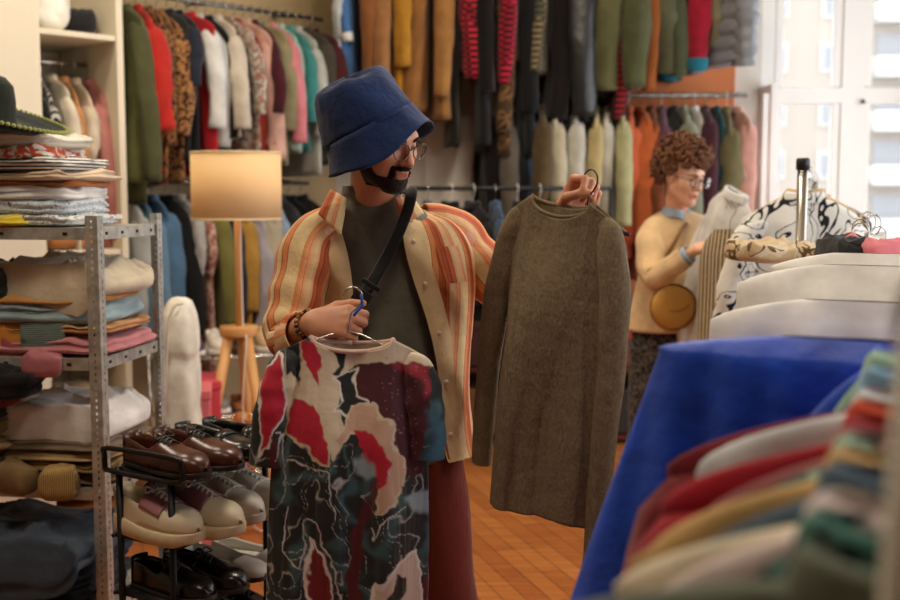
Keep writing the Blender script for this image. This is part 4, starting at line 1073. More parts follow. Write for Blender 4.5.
# ------------------------------------------------------------------ back wall rails
Yr = 6.86; zu = 3.02
def px2x(px, Y): return (px-450)/FPX*Y*1.004
rail('clothes_rail', [(px2x(330, Yr), Yr, zu), (px2x(740, Yr), Yr, zu)], .016, 'topmost rail of the back wall, holding the dark jackets', GUN, (), [((x, Yr, zu), (x, YB, zu+.03)) for x in (-.6, .4, 1.6)])
U_ = [('white and blue', 'tee', (206, 210, 210), .90, .34), ('sky blue', 'shirt', (74, 122, 178), .95, .36, {'trgb': (230, 228, 220)}), ('caramel', 'coat', (150, 94, 50), .8, .6), ('pale cream cuffed', 'jacket', (206, 184, 146), .84, .74, {'srgb': (150, 104, 62), 'trgb': (232, 224, 206)}), ('ochre', 'shirt', (188, 132, 40), .84, .55), ('camel', 'jacket', (166, 112, 58), .84, .72, {'rough': .6}), ('tobacco suede', 'jacket', (150, 100, 52), .9, .82), ('golden brown', 'jacket', (172, 122, 66), .95, .70), ('dark chocolate', 'coat', (52, 36, 24), 1.1, .7),
      ('red plaid', 'shirt', (150, 24, 40), .66, .60, {'pat': 'plaid', 'c2': (30, 14, 18), 'c3': (196, 44, 60)}), ('black wool', 'coat', (24, 20, 18), 1.12, .7), ('bistre fur trimmed', 'jacket', (66, 46, 26), 1.18, .9, {'pat': 'camo', 'c2': (120, 84, 44), 'c3': (30, 22, 16)}), ('bold crimson plaid', 'shirt', (196, 30, 56), .62, .66, {'pat': 'plaid', 'c2': (40, 12, 20), 'c3': (140, 22, 40)}), ('black nylon', 'coat', (26, 26, 26), 1.16, .8), ('grey plaid', 'shirt', (90, 84, 62), .68, .54, {'pat': 'plaid', 'c2': (50, 50, 38), 'c3': (130, 110, 80)}), ('espresso', 'coat', (36, 26, 20), .96, .8),
      ('black leather', 'jacket', (32, 32, 32), .84, .8, {'rough': .38, 'r': .062}), ('worn black leather', 'coat', (26, 25, 25), .96, .82, {'rough': .4}), ('army green', 'jacket', (98, 96, 60), .78, .68, {'r': .066}), ('red checked', 'shirt', (150, 26, 30), .92, .84, {'pat': 'plaid', 'c2': (40, 14, 16)}), ('moss green', 'parka', (84, 88, 56), .72, .66, {'r': .07}), ('amber brown', 'jacket', (150, 84, 34), .74, .64),
      ('sage green', 'bomber', (96, 98, 72), .60, .56, {'r': .066}), ('dark fern', 'parka', (74, 80, 56), .64, .58, {'r': .06}), ('ruby red', 'anorak', (164, 24, 48), .62, .56, {'trgb': (30, 110, 130), 'r': .06}), ('pale khaki', 'jacket', (146, 140, 106), .5, .4, {'r': .06})]
rack_row(U_, (px2x(335, Yr), Yr, 0), (px2x(700, Yr), Yr, 0), zu, -PI/2, 'topmost back wall rail', 'jackets on the topmost rail', 'wood', 200, Wd=.25, th=.052, amp=.036, jit=.2)
# puffer jacket at the end of the rail
pz = zu; t = thing('puffer_jacket', 'silver grey puffer jacket with quilted rolls at the window end of the top rail', 'jacket', (px2x(712, 6.75), 6.75, pz), -PI*.36, 'jackets on the topmost rail')
pf = plain((128, 132, 138), .45, 0, 'silver nylon')
def puff(P, k, amp):
    c = P.mean(1, keepdims=True); z = P[..., 2:3]; w = np.abs(np.sin(z*k))**.45
    Q = P.copy(); Q[..., :2] = c[..., :2]+(P[..., :2]-c[..., :2])*(1-amp+amp*1.6*w); return Q
V, F, U = grid(puff(body_grid(.24, .62, .085, 5, .02, .09, .07, 70, 40, .008, .055), 34, .2), True, False, True); link('bodice', mesh('b', V, F), pf, t)
for sx in (-1, 1):
    V, F, U = grid(puff(sleeve_grid(sx, .24, .58, .07, 5, .09, .055, 0, .03, .85, n=60, seg=20), 36, .2), True, True, True); link('sleeve', mesh('s', V, F), pf, t)
hanger('pink', (px2x(712, 6.75), 6.75, pz), (0, 0, -PI*.36), 'pink hanger of the silver puffer jacket', 'hangers of the topmost rail')
zm = 2.14
rail('clothes_rail', [(px2x(484, Yr), Yr, zm), (px2x(742, Yr), Yr, zm)], .014, 'chrome rail on the back wall under the jackets, holding dark suits and orange shirts', GUN, (), [((x, Yr, zm), (x, YB, zm+.03)) for x in (.25, 1.7)])
M_ = [('black suit', 'jacket', (18, 17, 18), 1.0, .62), ('ink black', 'jacket', (22, 21, 22), 1.0, .62), ('taupe', 'jacket', (104, 94, 82), .9, .6), ('dark slate', 'jacket', (40, 44, 50), .9, .62), ('denim blue', 'shirt', (64, 92, 128), .9, .6), ('bronze brown', 'jacket', (92, 72, 46), .9, .6), ('pale oat', 'jacket', (196, 184, 156), .9, .6), ('jet black', 'jacket', (20, 20, 22), .9, .6), ('chalk', 'shirt', (206, 202, 188), .9, .6), ('midnight', 'jacket', (26, 26, 32), .9, .6), ('straw', 'jacket', (196, 178, 124), .88, .6), ('ivory', 'shirt', (214, 210, 196), .9, .6), ('lime cream', 'shirt', (184, 182, 136), .86, .6),
      ('coral orange', 'overshirt', (214, 104, 66), .9, .66, {'r': .06}), ('rust orange', 'coat', (192, 96, 48), 1.05, .7, {'r': .062}), ('burnt umber', 'jacket', (120, 62, 34), 1.0, .7), ('mauve', 'dress', (96, 60, 76), .9, .5), ('dark green', 'jacket', (50, 56, 46), .9, .6), ('light sage', 'jacket', (136, 142, 120), .62, .56, {'r': .06}), ('white', 'blouse', (222, 220, 212), .6, .5), ('aubergine', 'shirt', (70, 34, 44), .7, .6), ('deep teal', 'jacket', (28, 66, 70), .8, .66), ('khaki', 'parka', (112, 104, 70), .84, .66, {'r': .06}), ('rose pink', 'cardigan', (214, 160, 146), .86, .72)]
rack_row(M_, (px2x(482, Yr), Yr, 0), (px2x(738, Yr), Yr, 0), zm, -PI/2, 'back wall rail under the jackets', 'garments on the back wall rail under the jackets', ['wire', 'white', 'black'], 300, Wd=.24, th=.04, jit=.16)
# black rack standing in front
zb = 1.565; Yb = 5.9
rail('garment_rack', [(-.42, Yb, zb), (.86, Yb, zb)], .012, 'low black garment rack standing behind the man and the grey top', BLACKP, [((-.42, Yb, zb), (-.42, Yb, .03)), ((.86, Yb, zb), (.86, Yb, .03)), ((-.42, Yb-.25, .03), (-.42, Yb+.25, .03)), ((.86, Yb-.25, .03), (.86, Yb+.25, .03))])
B_ = [('charcoal knit', 'cardigan', (70, 68, 68), .6, .4), ('smoky grey', 'jacket', (92, 90, 88), .6, .45), ('black', 'shirt', (24, 24, 26), .6, .4), ('graphite', 'jacket', (48, 48, 50), .6, .4), ('dusk blue', 'shirt', (60, 82, 110), .6, .4), ('onyx', 'dress', (22, 22, 24), .66, .3), ('dark brown', 'jacket', (54, 40, 32), .62, .4), ('dark navy', 'jacket', (30, 34, 46), .62, .4)]
rack_row(B_, (-.3, Yb, 0), (.66, Yb, 0), zb, -PI/2+.35, 'low black rack behind the man', 'garments on the low black rack', ['white', 'black', 'white'], 360, Wd=.2, th=.04, jit=.3)
# maroon cabinet with boxes under the back rail
MAR = plain((86, 30, 22), .5, 0, 'maroon wood')
t = thing('cabinet', 'low maroon open cabinet under the back wall rail', 'cabinet', (.62, 6.9, 0))
wbox('cabinet_body', [((0, .22, .44), (1.3, .02, .88)), ((-.64, 0, .44), (.02, .46, .88)), ((.64, 0, .44), (.02, .46, .88)), ((0, 0, .44), (.02, .44, .86))], MAR, t, .002)
for z in (.04, .46, .87): wbox('shelf_board', [((0, 0, z), (1.3, .46, .025))], MAR, t, .002)
for i, (x, z, c, lb) in enumerate(((-.3, .49, (60, 24, 22), 'dark maroon'), (.3, .49, (150, 40, 30), 'red'), (.32, .07, (40, 34, 30), 'black'), (-.3, .07, (120, 80, 50), 'brown'))):
    tb = thing('storage_box', f'{lb} lidded box in the low maroon cabinet', 'box', (.62+x, 6.84, z-.02+.003)); wbox('carton', [((0, 0, .13), (.42, .3, .24))], plain(c, .6), tb); wbox('lid', [((0, 0, .26), (.44, .32, .05))], plain(c, .6), tb)
# ------------------------------------------------------------------ floor lamp
WOODL = plain((206, 150, 88), .45, 0, 'pale wood')
def shade_mat():
    m, nt, b = nodes('lamp shade linen'); L = nt.links.new
    b.inputs['Base Color'].default_value = (*lin((240, 216, 172)), 1); b.inputs['Roughness'].default_value = .9
    tr = N(nt, 'ShaderNodeBsdfTranslucent'); tr.inputs['Color'].default_value = (*lin((244, 222, 184)), 1); mx = N(nt, 'ShaderNodeMixShader'); mx.inputs[0].default_value = .45
    L(b.outputs[0], mx.inputs[1]); L(tr.outputs[0], mx.inputs[2]); L(mx.outputs[0], nt.nodes['Material Output'].inputs['Surface'])
    return m
Yl = 5.0; lc = W(239, 330, Yl)
t = thing('floor_lamp', 'wooden tripod floor lamp with cream drum shade', 'lamp', (lc.x, Yl, 0))
zt = W(239, 153, Yl).z; zb_ = W(239, 219, Yl).z; R_ = .202
sh = MB().lathe([(R_, zb_), (R_, (zt+zb_)/2), (R_, zt)], 56).build('lamp_shade', shade_mat(), t); md = sh.modifiers.new('thick', 'SOLIDIFY'); md.thickness = .003
rg = MB()
for z in (zb_, zt): MB().tube([(R_*math.cos(q), R_*math.sin(q), z) for q in np.linspace(0, 2*PI, 57)], .004, 6).build('shade_ring', plain((225, 205, 165), .6), sh)
for k in range(3): rg.tube([(0, 0, zt-.03), (R_*math.cos(k*2.09), R_*math.sin(k*2.09), zt-.004)], .002, 6)
rg.build('shade_frame', plain((225, 205, 165), .6), sh)
zj = .90; MB().tube([(0, 0, zj-.02), (0, 0, zb_+.12)], .0145, 14).build('pole', WOODL, t)
MB().lathe([(0, zj+.035), (.085, .9+.035), (.088, .9+.028), (.088, zj-.005), (.085, zj-.012), (0, zj-.012)], 32).build('tripod_top', WOODL, t)
for k, a in enumerate((-2.35, -.75, 1.55)):
    MB().tube([(.055*math.cos(a), .055*math.sin(a), zj), (.27*math.cos(a), .27*math.sin(a), .0)], [.026, .017], 12).build('leg', WOODL, t)
MB().lathe([(0, .53), (.03, .53), (.032, .5), (.03, .47), (0, .47)], 20).build('stretcher_hub', WOODL, t)
for a in (-2.35, -.75, 1.55): MB().tube([(0, 0, .5), (.15*math.cos(a), .15*math.sin(a), .5)], .009, 8).build('stretcher', WOODL, t)
MB().tube([(.02, -.02, zb_+.1), (.022, -.02, .95), (.05, -.09, .88), (.03, -.09, .6), (.04, -.1, .2), (.1, -.12, .01), (.25, .2, .01)], .0035, 6, 5).build('power_cord', plain((230, 222, 205), .5), t)
bl = MB().lathe([(0, .07), (.02, .065), (.031, .04), (.026, .015), (.014, -.01), (.014, -.03), (0, -.03)], 20, (0, 0, zb_+.17)); 
bm, nt, b = nodes('warm bulb'); b.inputs['Emission Color'].default_value = (1, .72, .42, 1); b.inputs['Emission Strength'].default_value = 3; bl.build('light_bulb', bm, t)
lp = bpy.data.lights.new('bulb_light', 'POINT'); lp.energy = 1.6; lp.color = (1, .84, .64); lp.shadow_soft_size = .04
lo = bpy.data.objects.new('bulb_light', lp); COL.objects.link(lo); lo.location = (lc.x, Yl, zb_+.27)
# ------------------------------------------------------------------ low metal shoe shelf behind the lamp, boxes
def at(px, py, Y): return W(px, py, Y)
t = thing('shoe_shelf', 'low metal shelf of shoes standing behind the floor lamp', 'shelf', (-1.02, 5.62, 0), .42)
for z in (.12, .42, .72):
    m = MB()
    for k in range(6): m.tube([(-.5, -.12+k*.048, z), (.5, -.12+k*.048, z)], .006, 8)
    m.build('tier', CHROME, t)
for x in (-.5, .5):
    for y in (-.13, .13): MB().tube([(x, y, 0), (x, y, .78)], .009, 8).build('post', CHROME, t)
cols = [((210, 200, 186), 'white'), ((60, 40, 30), 'brown'), ((200, 170, 130), 'tan'), ((180, 60, 60), 'red'), ((40, 40, 44), 'black'), ((120, 110, 100), 'grey'), ((150, 90, 50), 'cognac'), ((90, 60, 90), 'purple')]
k = 0
for z, tn in ((.132, 'bottom'), (.432, 'middle'), (.732, 'top')):
    for i in range(8):
        c, cn = cols[(i+k) % 8]; x = -.43+i*.122; p = Vector((-1.02, 5.62, z))+Matrix.Rotation(.42, 3, 'Z') @ Vector((x, 0, 0))
        shoe('sneaker' if (i+k) % 3 else 'flat', f'{cn} shoe on the {tn} tier of the shelf behind the lamp', plain(c, .6), plain((220, 215, 205), .6) if (i+k) % 3 else plain((40, 34, 30), .6), p, PI+.42, group='shoes on the shelf behind the lamp', scale=.9)
    k += 3
for i, (px, py, c, cn) in enumerate(((198, 440, (214, 110, 116), 'salmon pink'), (209, 440, (200, 70, 84), 'raspberry pink'))):
    p = W(px, 300, 4.75+.25*i); tb = thing('storage_box', f'tall {cn} box beside the white laundry bundle', 'box', (p.x, p.y, 0), .2)
    wbox('carton', [((0, 0, .33), (.09, .26, .66))], plain(c, .6), tb); wbox('lid', [((0, 0, .68), (.1, .27, .04))], plain(c, .5), tb)
# tall white bundle between the metal shelving and the lamp
p = W(179, 300, 4.35); t = thing('laundry_bundle', 'tall bundle of white padded fabric standing beside the metal shelving', 'bundle', (p.x, p.y, 0), .1)
V, F, U = cloth_block(.155, .26, 1.12, 5, 77, .007, e=.55, n=60, m=90); link('padding', mesh('padding', V, F), fabric((226, 218, 202), None, bump=.3), t)
m = MB().tube([(-.055, -.135, .1), (-.05, -.138, .6), (-.02, -.13, 1.05), (.03, -.1, 1.11)], .006, 6, 4); m.build('seam', fabric((206, 196, 176)), t)
# ------------------------------------------------------------------ perforated metal shelving
def steel_mat():
    m, nt, b = nodes('galvanised steel'); L = nt.links.new
    b.inputs['Metallic'].default_value = .6; b.inputs['Roughness'].default_value = .45
    tc = N(nt, 'ShaderNodeTexCoord'); no = N(nt, 'ShaderNodeTexNoise'); no.inputs['Scale'].default_value = 30; no.inputs['Detail'].default_value = 5; L(tc.outputs['Object'], no.inputs['Vector'])
    r = ramp(nt, [(.35, (168, 166, 158)), (.65, (206, 203, 194))]); L(no.outputs['Fac'], r.inputs['Fac']); L(r.outputs['Color'], b.inputs['Base Color'])
    return m
STEEL = steel_mat(); HOLE = plain((22, 20, 18), .9)
C0 = Vector((-1.035, 3.2, 0)); sd = Vector((.145, 1, 0)).normalized(); fd = Vector((-1, .145, 0)).normalized(); SW = .95; SD = .46
rz = math.atan2(-fd.y, -fd.x)   # local x to the right along the front, y away
t = thing('shelving_unit', 'grey perforated metal shelving unit piled with folded clothes', 'shelving', C0, rz)
def perforated(w, L_, th, pitch, hw, hh, off=0):
    """a strip w wide and L_ long in the xz plane with a row of real slots"""
    n = int(L_/pitch); V = []; F = []; 
    def q(x0, x1, z0, z1):
        if x1-x0 < 1e-5 or z1-z0 < 1e-5: return
        o = len(V); V.extend([(x0, 0, z0), (x1, 0, z0), (x1, 0, z1), (x0, 0, z1)]); F.append((o, o+1, o+2, o+3))
    z = 0; c0 = w/2-hw/2; c1 = w/2+hw/2
    q(0, c0, 0, L_); q(c1, w, 0, L_)
    for i in range(n):
        zc = (i+.5)*pitch; q(c0, c1, z, zc-hh/2); z = zc+hh/2
    q(c0, c1, z, L_)
    return V, F
def angle_post(name, x, y, sx, sy, zt_=1.47):
    m = MB(); w = .038
    V, F = perforated(w, zt_, .002, .0195, .006, .009)
    m.add([(x+sx*v[0], y, v[2]) for v in V], F); m.add([(x, y+sy*v[0], v[2]) for v in V], F)
    o = m.build(name, STEEL, t, False); md = o.modifiers.new('thick', 'SOLIDIFY'); md.thickness = .0018; return o
for x, y, sx, sy in ((.012, 0, -1, 1), (.012, SD, -1, -1), (-SW, 0, 1, 1), (-SW, SD, 1, -1)): angle_post('post', x, y, sx, sy)
for z in (1.435, 1.05, .66, .28):
    m = MB(); m.box((-SW/2, SD/2, z-.002), (SW-.004, SD-.006, .003)); m.box((-SW/2, .003, z-.018), (SW-.06, .003, .036)); m.box((-SW/2, SD-.003, z-.018), (SW-.06, .003, .036)); m.box((.004, SD/2, z-.018), (.003, SD-.05, .036)); m.box((-SW+.004, SD/2, z-.018), (.003, SD-.05, .036))
    sb = m.build('shelf_board', STEEL, t, False)
    h = MB()
    for k in range(4): h.box((.0062, .07+k*.107, z-.018), (.002, .014, .009)); h.box((-.09-k*.2, .0008, z-.018), (.014, .002, .009))
    h.build('bolt_slot', HOLE, sb)
def SH(x, y, z):   # local shelf coordinates -> world
    return C0+sd*y-fd*x*1.0+Vector((0, 0, z))
# piles: (kind, label, rgb, width, depth, height, extras)
def pile(x, y, z, items, rz0, seed0, group):
    for i, it in enumerate(items):
        kind, lb, rgb, w, d, h = it[:6]; ex = dict(it[6]) if len(it) > 6 else {}
        pat = ex.pop('pat', None); c2 = ex.pop('c2', (230, 225, 215)); c3 = ex.pop('c3', None); sc = ex.pop('sc', 1.0); dx = ex.pop('dx', 0); dy = ex.pop('dy', 0); drz = ex.pop('rz', 0)
        a = dict(layers=2, seed=seed0+i*3, messy=.014); a.update(ex)
        folded(kind, lb, kind.split('_')[-1], fabric(rgb, pat, c2, sc, .92, c3), SH(x+dx, y+dy, z), rz+rz0+drz, w, d, h, group, **a)
        z += h*.93
    return z
G1 = 'folded clothes on the top shelf'; G2 = 'folded clothes on the second shelf'; G3 = 'folded clothes on the third shelf'; G4 = 'folded clothes on the bottom shelf'
pile(-.27, .2, 1.436, [('folded_shirt', 'white shirt with black scribbles, lowest in the pile on the steel shelving', (222, 222, 218), .42, .36, .035, {'pat': 'marks', 'c2': (30, 30, 34), 'sc': 1.6, 'c3': (30, 30, 34)}), ('folded_shirt', 'pale blue white printed shirt in the pile on the steel shelving', (206, 212, 216), .40, .36, .045, {'pat': 'marks', 'c2': (70, 90, 100), 'sc': 3, 'dx': -.02, 'messy': .014}),
    ('folded_sweater', 'white folded sweater in the middle of the pile on the steel shelving', (224, 222, 216), .40, .36, .045, {'dx': -.03, 'rz': .1}), ('folded_shirt', 'ochre folded shirt in the pile under the sombrero', (172, 104, 50), .38, .34, .02, {'dx': .0, 'layers': 1}), ('folded_shirt', 'beige folded shirt in the pile under the sombrero', (204, 180, 150), .4, .36, .03, {'rz': -.15}),
    ('folded_blouse', 'black and white patterned blouse near the top of the pile', (216, 212, 204), .38, .36, .035, {'pat': 'hstripe', 'c2': (34, 34, 36), 'sc': 2.2, 'messy': .016, 'dx': -.02}), ('folded_blouse', 'white blouse with orange flowers folded under the sombrero', (216, 208, 196), .36, .34, .04, {'pat': 'floral', 'c2': (190, 84, 50), 'sc': .8, 'dx': -.08, 'messy': .014}), ('folded_sweater', 'cream folded sweater topmost under the sombrero', (214, 204, 184), .32, .3, .04, {'dx': -.04})], 0, 500, G1)
pile(-.47, .14, 1.436, [('folded_shirt', 'yellow folded shirt lowest beside the scribbled shirt', (214, 190, 60), .34, .3, .025, {'dx': .08}), ('folded_trousers', 'amber trousers with a hanging leg on the top steel shelf', (190, 104, 40), .2, .34, .05, {'messy': .015, 'drape_y': (-.1, 1.6)}), ('folded_trousers', 'black folded trousers on the top steel shelf', (26, 24, 24), .24, .34, .06, {'rz': .2}), ('folded_shirt', 'rust orange shirt crumpled on the black trousers', (186, 84, 48), .24, .3, .06, {'messy': .02}), ('folded_shirt', 'cream shirt with coral print crumpled by the sombrero', (214, 190, 170), .26, .3, .06, {'pat': 'floral', 'c2': (190, 90, 66), 'messy': .02})], 0, 530, G1)
# sombrero: wide black felt brim with a yellow green braided edge
hp = SH(-.40, .12, 1.755); t = thing('sombrero', 'black wide brimmed sombrero with yellow green braided edge on the clothes pile', 'hat', hp, 0); t.rotation_euler = (math.radians(4), math.radians(17), 0)
a = np.linspace(0, 2*PI, 80, endpoint=False)
pr = [(0, .14), (.03, .138), (.055, .12), (.07, .08), (.082, .03), (.092, .006), (.12, .0), (.17, .002), (.215, .012), (.235, .03)]
felt = fabric((26, 30, 20), None, bump=.3); P = np.array([[(r*math.cos(q), r*math.sin(q), z) for q in a] for r, z in pr]); o = MB().add(*grid(P, True)).build('felt', felt, t); md = o.modifiers.new('thick', 'SOLIDIFY'); md.thickness = .004
bd = MB(); n_ = 90
for i in range(n_):
    q = 2*PI*i/n_; bd.lathe([(0, .007), (.006, .004), (.007, 0), (.006, -.004), (0, -.007)], 6, (.238*math.cos(q), .238*math.sin(q), .034))
bd.build('braided_edge', fabric((150, 156, 84)), t)
# second shelf
pile(-.20, .22, 1.052, [('folded_sweater', 'dusty pink folded sweater with rolled edge, lowest on the second shelf', (196, 128, 132), .42, .40, .05, {'messy': .012, 'dx': .01}), ('folded_sweater', 'dark plum thin folded sweater above the pink one', (110, 50, 56), .40, .36, .016, {'layers': 1}), ('folded_shirt', 'camel folded shirt between pink and blue on the second shelf', (190, 140, 92), .4, .38, .025, {'dx': .02}), ('folded_shirt', 'pale blue folded denim shirt on the second shelf', (150, 172, 178), .40, .38, .07, {'messy': .016, 'dx': -.01, 'rz': .06}),
    ('folded_trousers', 'thin mustard folded trousers under the cream sweatshirt', (184, 132, 70), .38, .36, .018, {'layers': 1, 'dx': -.02}), ('folded_sweater', 'heather cream sweatshirt spilling forward, topmost on the second shelf', (206, 192, 166), .44, .42, .105, {'messy': .024, 'droop': .03, 'dx': -.01, 'drape_y': (-.15, 1.3), 'layers': 1, 'rz': -.15})], 0, 560, G2)
pile(-.36, .05, 1.05, [('folded_cardigan', 'rose brown cardigan hanging forward off the second shelf', (140, 70, 76), .24, .26, .04, {'drape_y': (-.02, 1.4), 'messy': .014}), ('folded_shirt', 'mustard suede sleeves drooping forward on the second shelf', (184, 120, 44), .26, .24, .07, {'drape_y': (.0, 1.2), 'messy': .03, 'layers': 1}), ('folded_scarf', 'grey green striped scarf crumpled on the second shelf', (120, 134, 126), .16, .2, .05, {'pat': 'hstripe', 'c2': (60, 72, 70), 'sc': 4, 'messy': .02, 'dx': .17, 'drape_y': (.0, 1.0)}), ('folded_trousers', 'black trousers heaped at the edge of the second shelf', (22, 20, 20), .2, .3, .1, {'dx': -.06, 'messy': .03, 'dy': .1})], 0, 590, G2)
pile(-.33, -.02, .93, [('folded_skirt', 'black skirt hanging low off the second shelf', (20, 18, 18), .3, .14, .09, {'messy': .012})], 0, 597, G2)
pile(-.17, -.01, .995, [('folded_scarf', 'rolled pink sleeve hanging over the shelf edge', (180, 112, 116), .12, .07, .06, {'messy': .012, 'layers': 1})], .2, 598, G2)
# third shelf
z3 = .662
pile(-.19, .2, z3, [('folded_trousers', 'brown folded trousers on the third shelf', (106, 84, 60), .42, .38, .035), ('folded_trousers', 'khaki corduroy trousers on the third shelf', (150, 120, 74), .42, .38, .04, {'pat': 'vstripe', 'c2': (110, 86, 50), 'sc': 2.5}), ('folded_trousers', 'tan folded trousers on the third shelf', (176, 146, 100), .40, .38, .03), ('folded_trousers', 'taupe folded trousers on the third shelf', (126, 108, 90), .40, .37, .03),
    ('folded_trousers', 'white grey folded jeans spread wide, topmost on the third shelf', (226, 222, 218), .42, .40, .11, {'messy': .018, 'droop': .05, 'layers': 1, 'drape_y': (-.16, 1.2)})], 0, 620, G3)
pile(-.44, .12, z3, [('folded_trousers', 'dark grey jeans lowest beside the corduroys', (50, 50, 52), .26, .34, .06), ('folded_trousers', 'dark brown trousers beside the corduroys', (70, 54, 40), .26, .34, .05), ('folded_trousers', 'sand trousers beside the corduroys', (164, 140, 100), .28, .34, .05, {'rz': .1}), ('folded_trousers', 'olive trousers beside the white jeans', (120, 110, 70), .27, .34, .05), ('folded_trousers', 'black trousers beside the white jeans', (28, 26, 26), .26, .34, .04), ('folded_trousers', 'pale olive trousers beside the white jeans, topmost', (160, 146, 96), .26, .34, .05, {'messy': .014})], 0, 650, G3)
pile(-.12, -.02, .63, [('folded_trousers', 'ribbed tan trouser leg curling off the third shelf', (176, 146, 90), .10, .09, .10, {'pat': 'vstripe', 'c2': (130, 100, 56), 'sc': 4, 'messy': .012, 'layers': 1})], .2, 670, G3)
pile(-.26, -.02, .64, [('folded_trousers', 'khaki trouser leg hanging off the third shelf', (130, 106, 70), .12, .08, .08, {'messy': .014, 'layers': 1})], -.3, 671, G3)
# fourth shelf
pile(-.28, .12, .282, [('folded_jeans', 'black folded jeans lowest on the bottom shelf', (24, 24, 28), .5, .42, .08), ('folded_jeans', 'dark indigo folded jeans on the bottom shelf', (34, 38, 52), .5, .44, .07, {'messy': .016}), ('folded_jeans', 'blue grey faded jeans with stitched pocket, topmost on the bottom shelf', (62, 72, 86), .5, .5, .10, {'messy': .02, 'dy': -.06, 'drape_y': (-.16, 1.0)})], 0, 690, G4)
pile(-.26, .16, .02, [('folded_trousers', 'black trousers folded on the floor below the steel shelves', (22, 22, 24), .55, .4, .11, {'messy': .02}), ('folded_trousers', 'dark olive trousers folded on the floor below the steel shelves', (52, 50, 36), .5, .4, .1, {'messy': .02})], 0, 700, G4)
# ------------------------------------------------------------------ shoe rack
BLK = plain((20, 19, 19), .4, .3, 'black powder coat')
P2 = Vector((-.73, 2.82, 0)); aa = Vector((.5, .866, 0)); bb = Vector((.866, -.5, 0)); RL = .38; RD = .19
rzr = math.atan2(bb.y, bb.x)     # local x = toe direction, y = along the rack
t = thing('shoe_rack', 'small black metal shoe rack standing before the steel shelving', 'rack', P2-bb*RD, rzr)
for x in (0, RD):
    for y in (0, RL): MB().tube([(x, y, 0), (x, y, .80)], .0095, 10).build('post', BLK, t)
tiers = (.80, .62, .46, .30, .13)
for z in tiers:
    m = MB()
    for x in (-.02, RD+.02): m.tube([(x, -.01, z-.012), (x, RL+.01, z-.012)], .006, 8)
    for y in (0, RL): m.tube([(-.02, y, z-.012), (RD+.02, y, z-.012)], .006, 8)
    m.box((RD/2, RL/2, z-.010), (RD+.03, RL, .006)); m.build('tier', BLK, t)
for y, nm in ((-.012, 1), (RL+.012, 1)):
    MB().tube([(-.04, y, .79), (-.04, y, .83), (-.025, y, .85), (RD+.02, y, .85), (RD+.045, y, .835), (RD+.045, y, .79), (RD/2, y, .785), (-.04, y, .79)], .0075, 8, 3).build('end_loop', BLK, t)
def RK(x, y, z): return P2-bb*RD+bb*x+aa*y+Vector((0, 0, z))
tr = rzr-PI/2   # shoe local +y -> toe direction
BR = plain((70, 32, 18), .28, 0, 'brown leather'); BRs = plain((26, 16, 12), .5); BKL = plain((22, 20, 18), .24, 0, 'black leather'); TAN = plain((180, 84, 30), .45)
CRM = plain((206, 192, 164), .6, 0, 'cream mesh'); CRS = plain((204, 186, 150), .6); PNK = plain((150, 96, 100), .6); WHT = plain((212, 206, 190), .5, 0, 'white leather'); BSO = plain((190, 180, 160), .6)
gs = 'shoes on the black rack'
shoe('oxford', 'brown leather shoe with strap, nearest on the top tier of the black rack', BR, BRs, RK(.12, .055, .795), tr-.06, BRs, gs, scale=1.06)
shoe('oxford', 'brown leather shoe second on the top tier of the black rack', BR, BRs, RK(.14, .155, .795), tr+.02, BRs, gs, scale=1.06)
shoe('loafer', 'black loafer with tan lining third on the top tier of the black rack', BKL, BRs, RK(.12, .262, .795), tr+.05, None, gs, scale=1.04)
shoe('loafer', 'black loafer at the far end of the top tier of the black rack', BKL, BRs, RK(.14, .355, .795), tr+.06, None, gs, scale=1.04)
shoe('sneaker', 'cream sneaker with pink tongue, nearest on the second tier', CRM, CRS, RK(.10, .04, .612), tr-.05, WHT, gs, panel=PNK, scale=1.08)
shoe('sneaker', 'cream sneaker with pink tongue, second on the second tier', CRM, CRS, RK(.15, .14, .612), tr+.0, WHT, gs, panel=PNK, scale=1.08)
shoe('sneaker', 'cream white trainer third on the second tier of the black rack', WHT, BSO, RK(.13, .25, .612), tr+.04, WHT, gs, scale=1.05)
shoe('sneaker', 'cream white trainer at the far end of the second tier', WHT, BSO, RK(.15, .345, .612), tr+.05, WHT, gs, scale=1.05)
shoe('oxford', 'black polished lace-up shoe, nearest on the third tier', BKL, BRs, RK(.12, .07, .452), tr, BRs, gs)
shoe('oxford', 'black polished lace-up shoe, second on the third tier', BKL, BRs, RK(.15, .165, .452), tr+.03, BRs, gs)
shoe('flat', 'white slip-on shoe third on the third tier', plain((222, 216, 202), .5), BRs, RK(.14, .262, .452), tr+.04, None, gs)
shoe('flat', 'white slip-on shoe at the far end of the third tier', plain((222, 216, 202), .5), BRs, RK(.16, .355, .452), tr+.05, None, gs)
for i in range(4): shoe('oxford', f'black lace-up shoe {("nearest", "second", "third", "farthest")[i]} on the fourth tier of the black rack', BKL, WHT if i > 1 else BRs, RK(.13, .06+.095*i, .292), tr+.02, BRs, gs)
# ------------------------------------------------------------------ people
man, wrL, wrR = build_man()
build_woman()
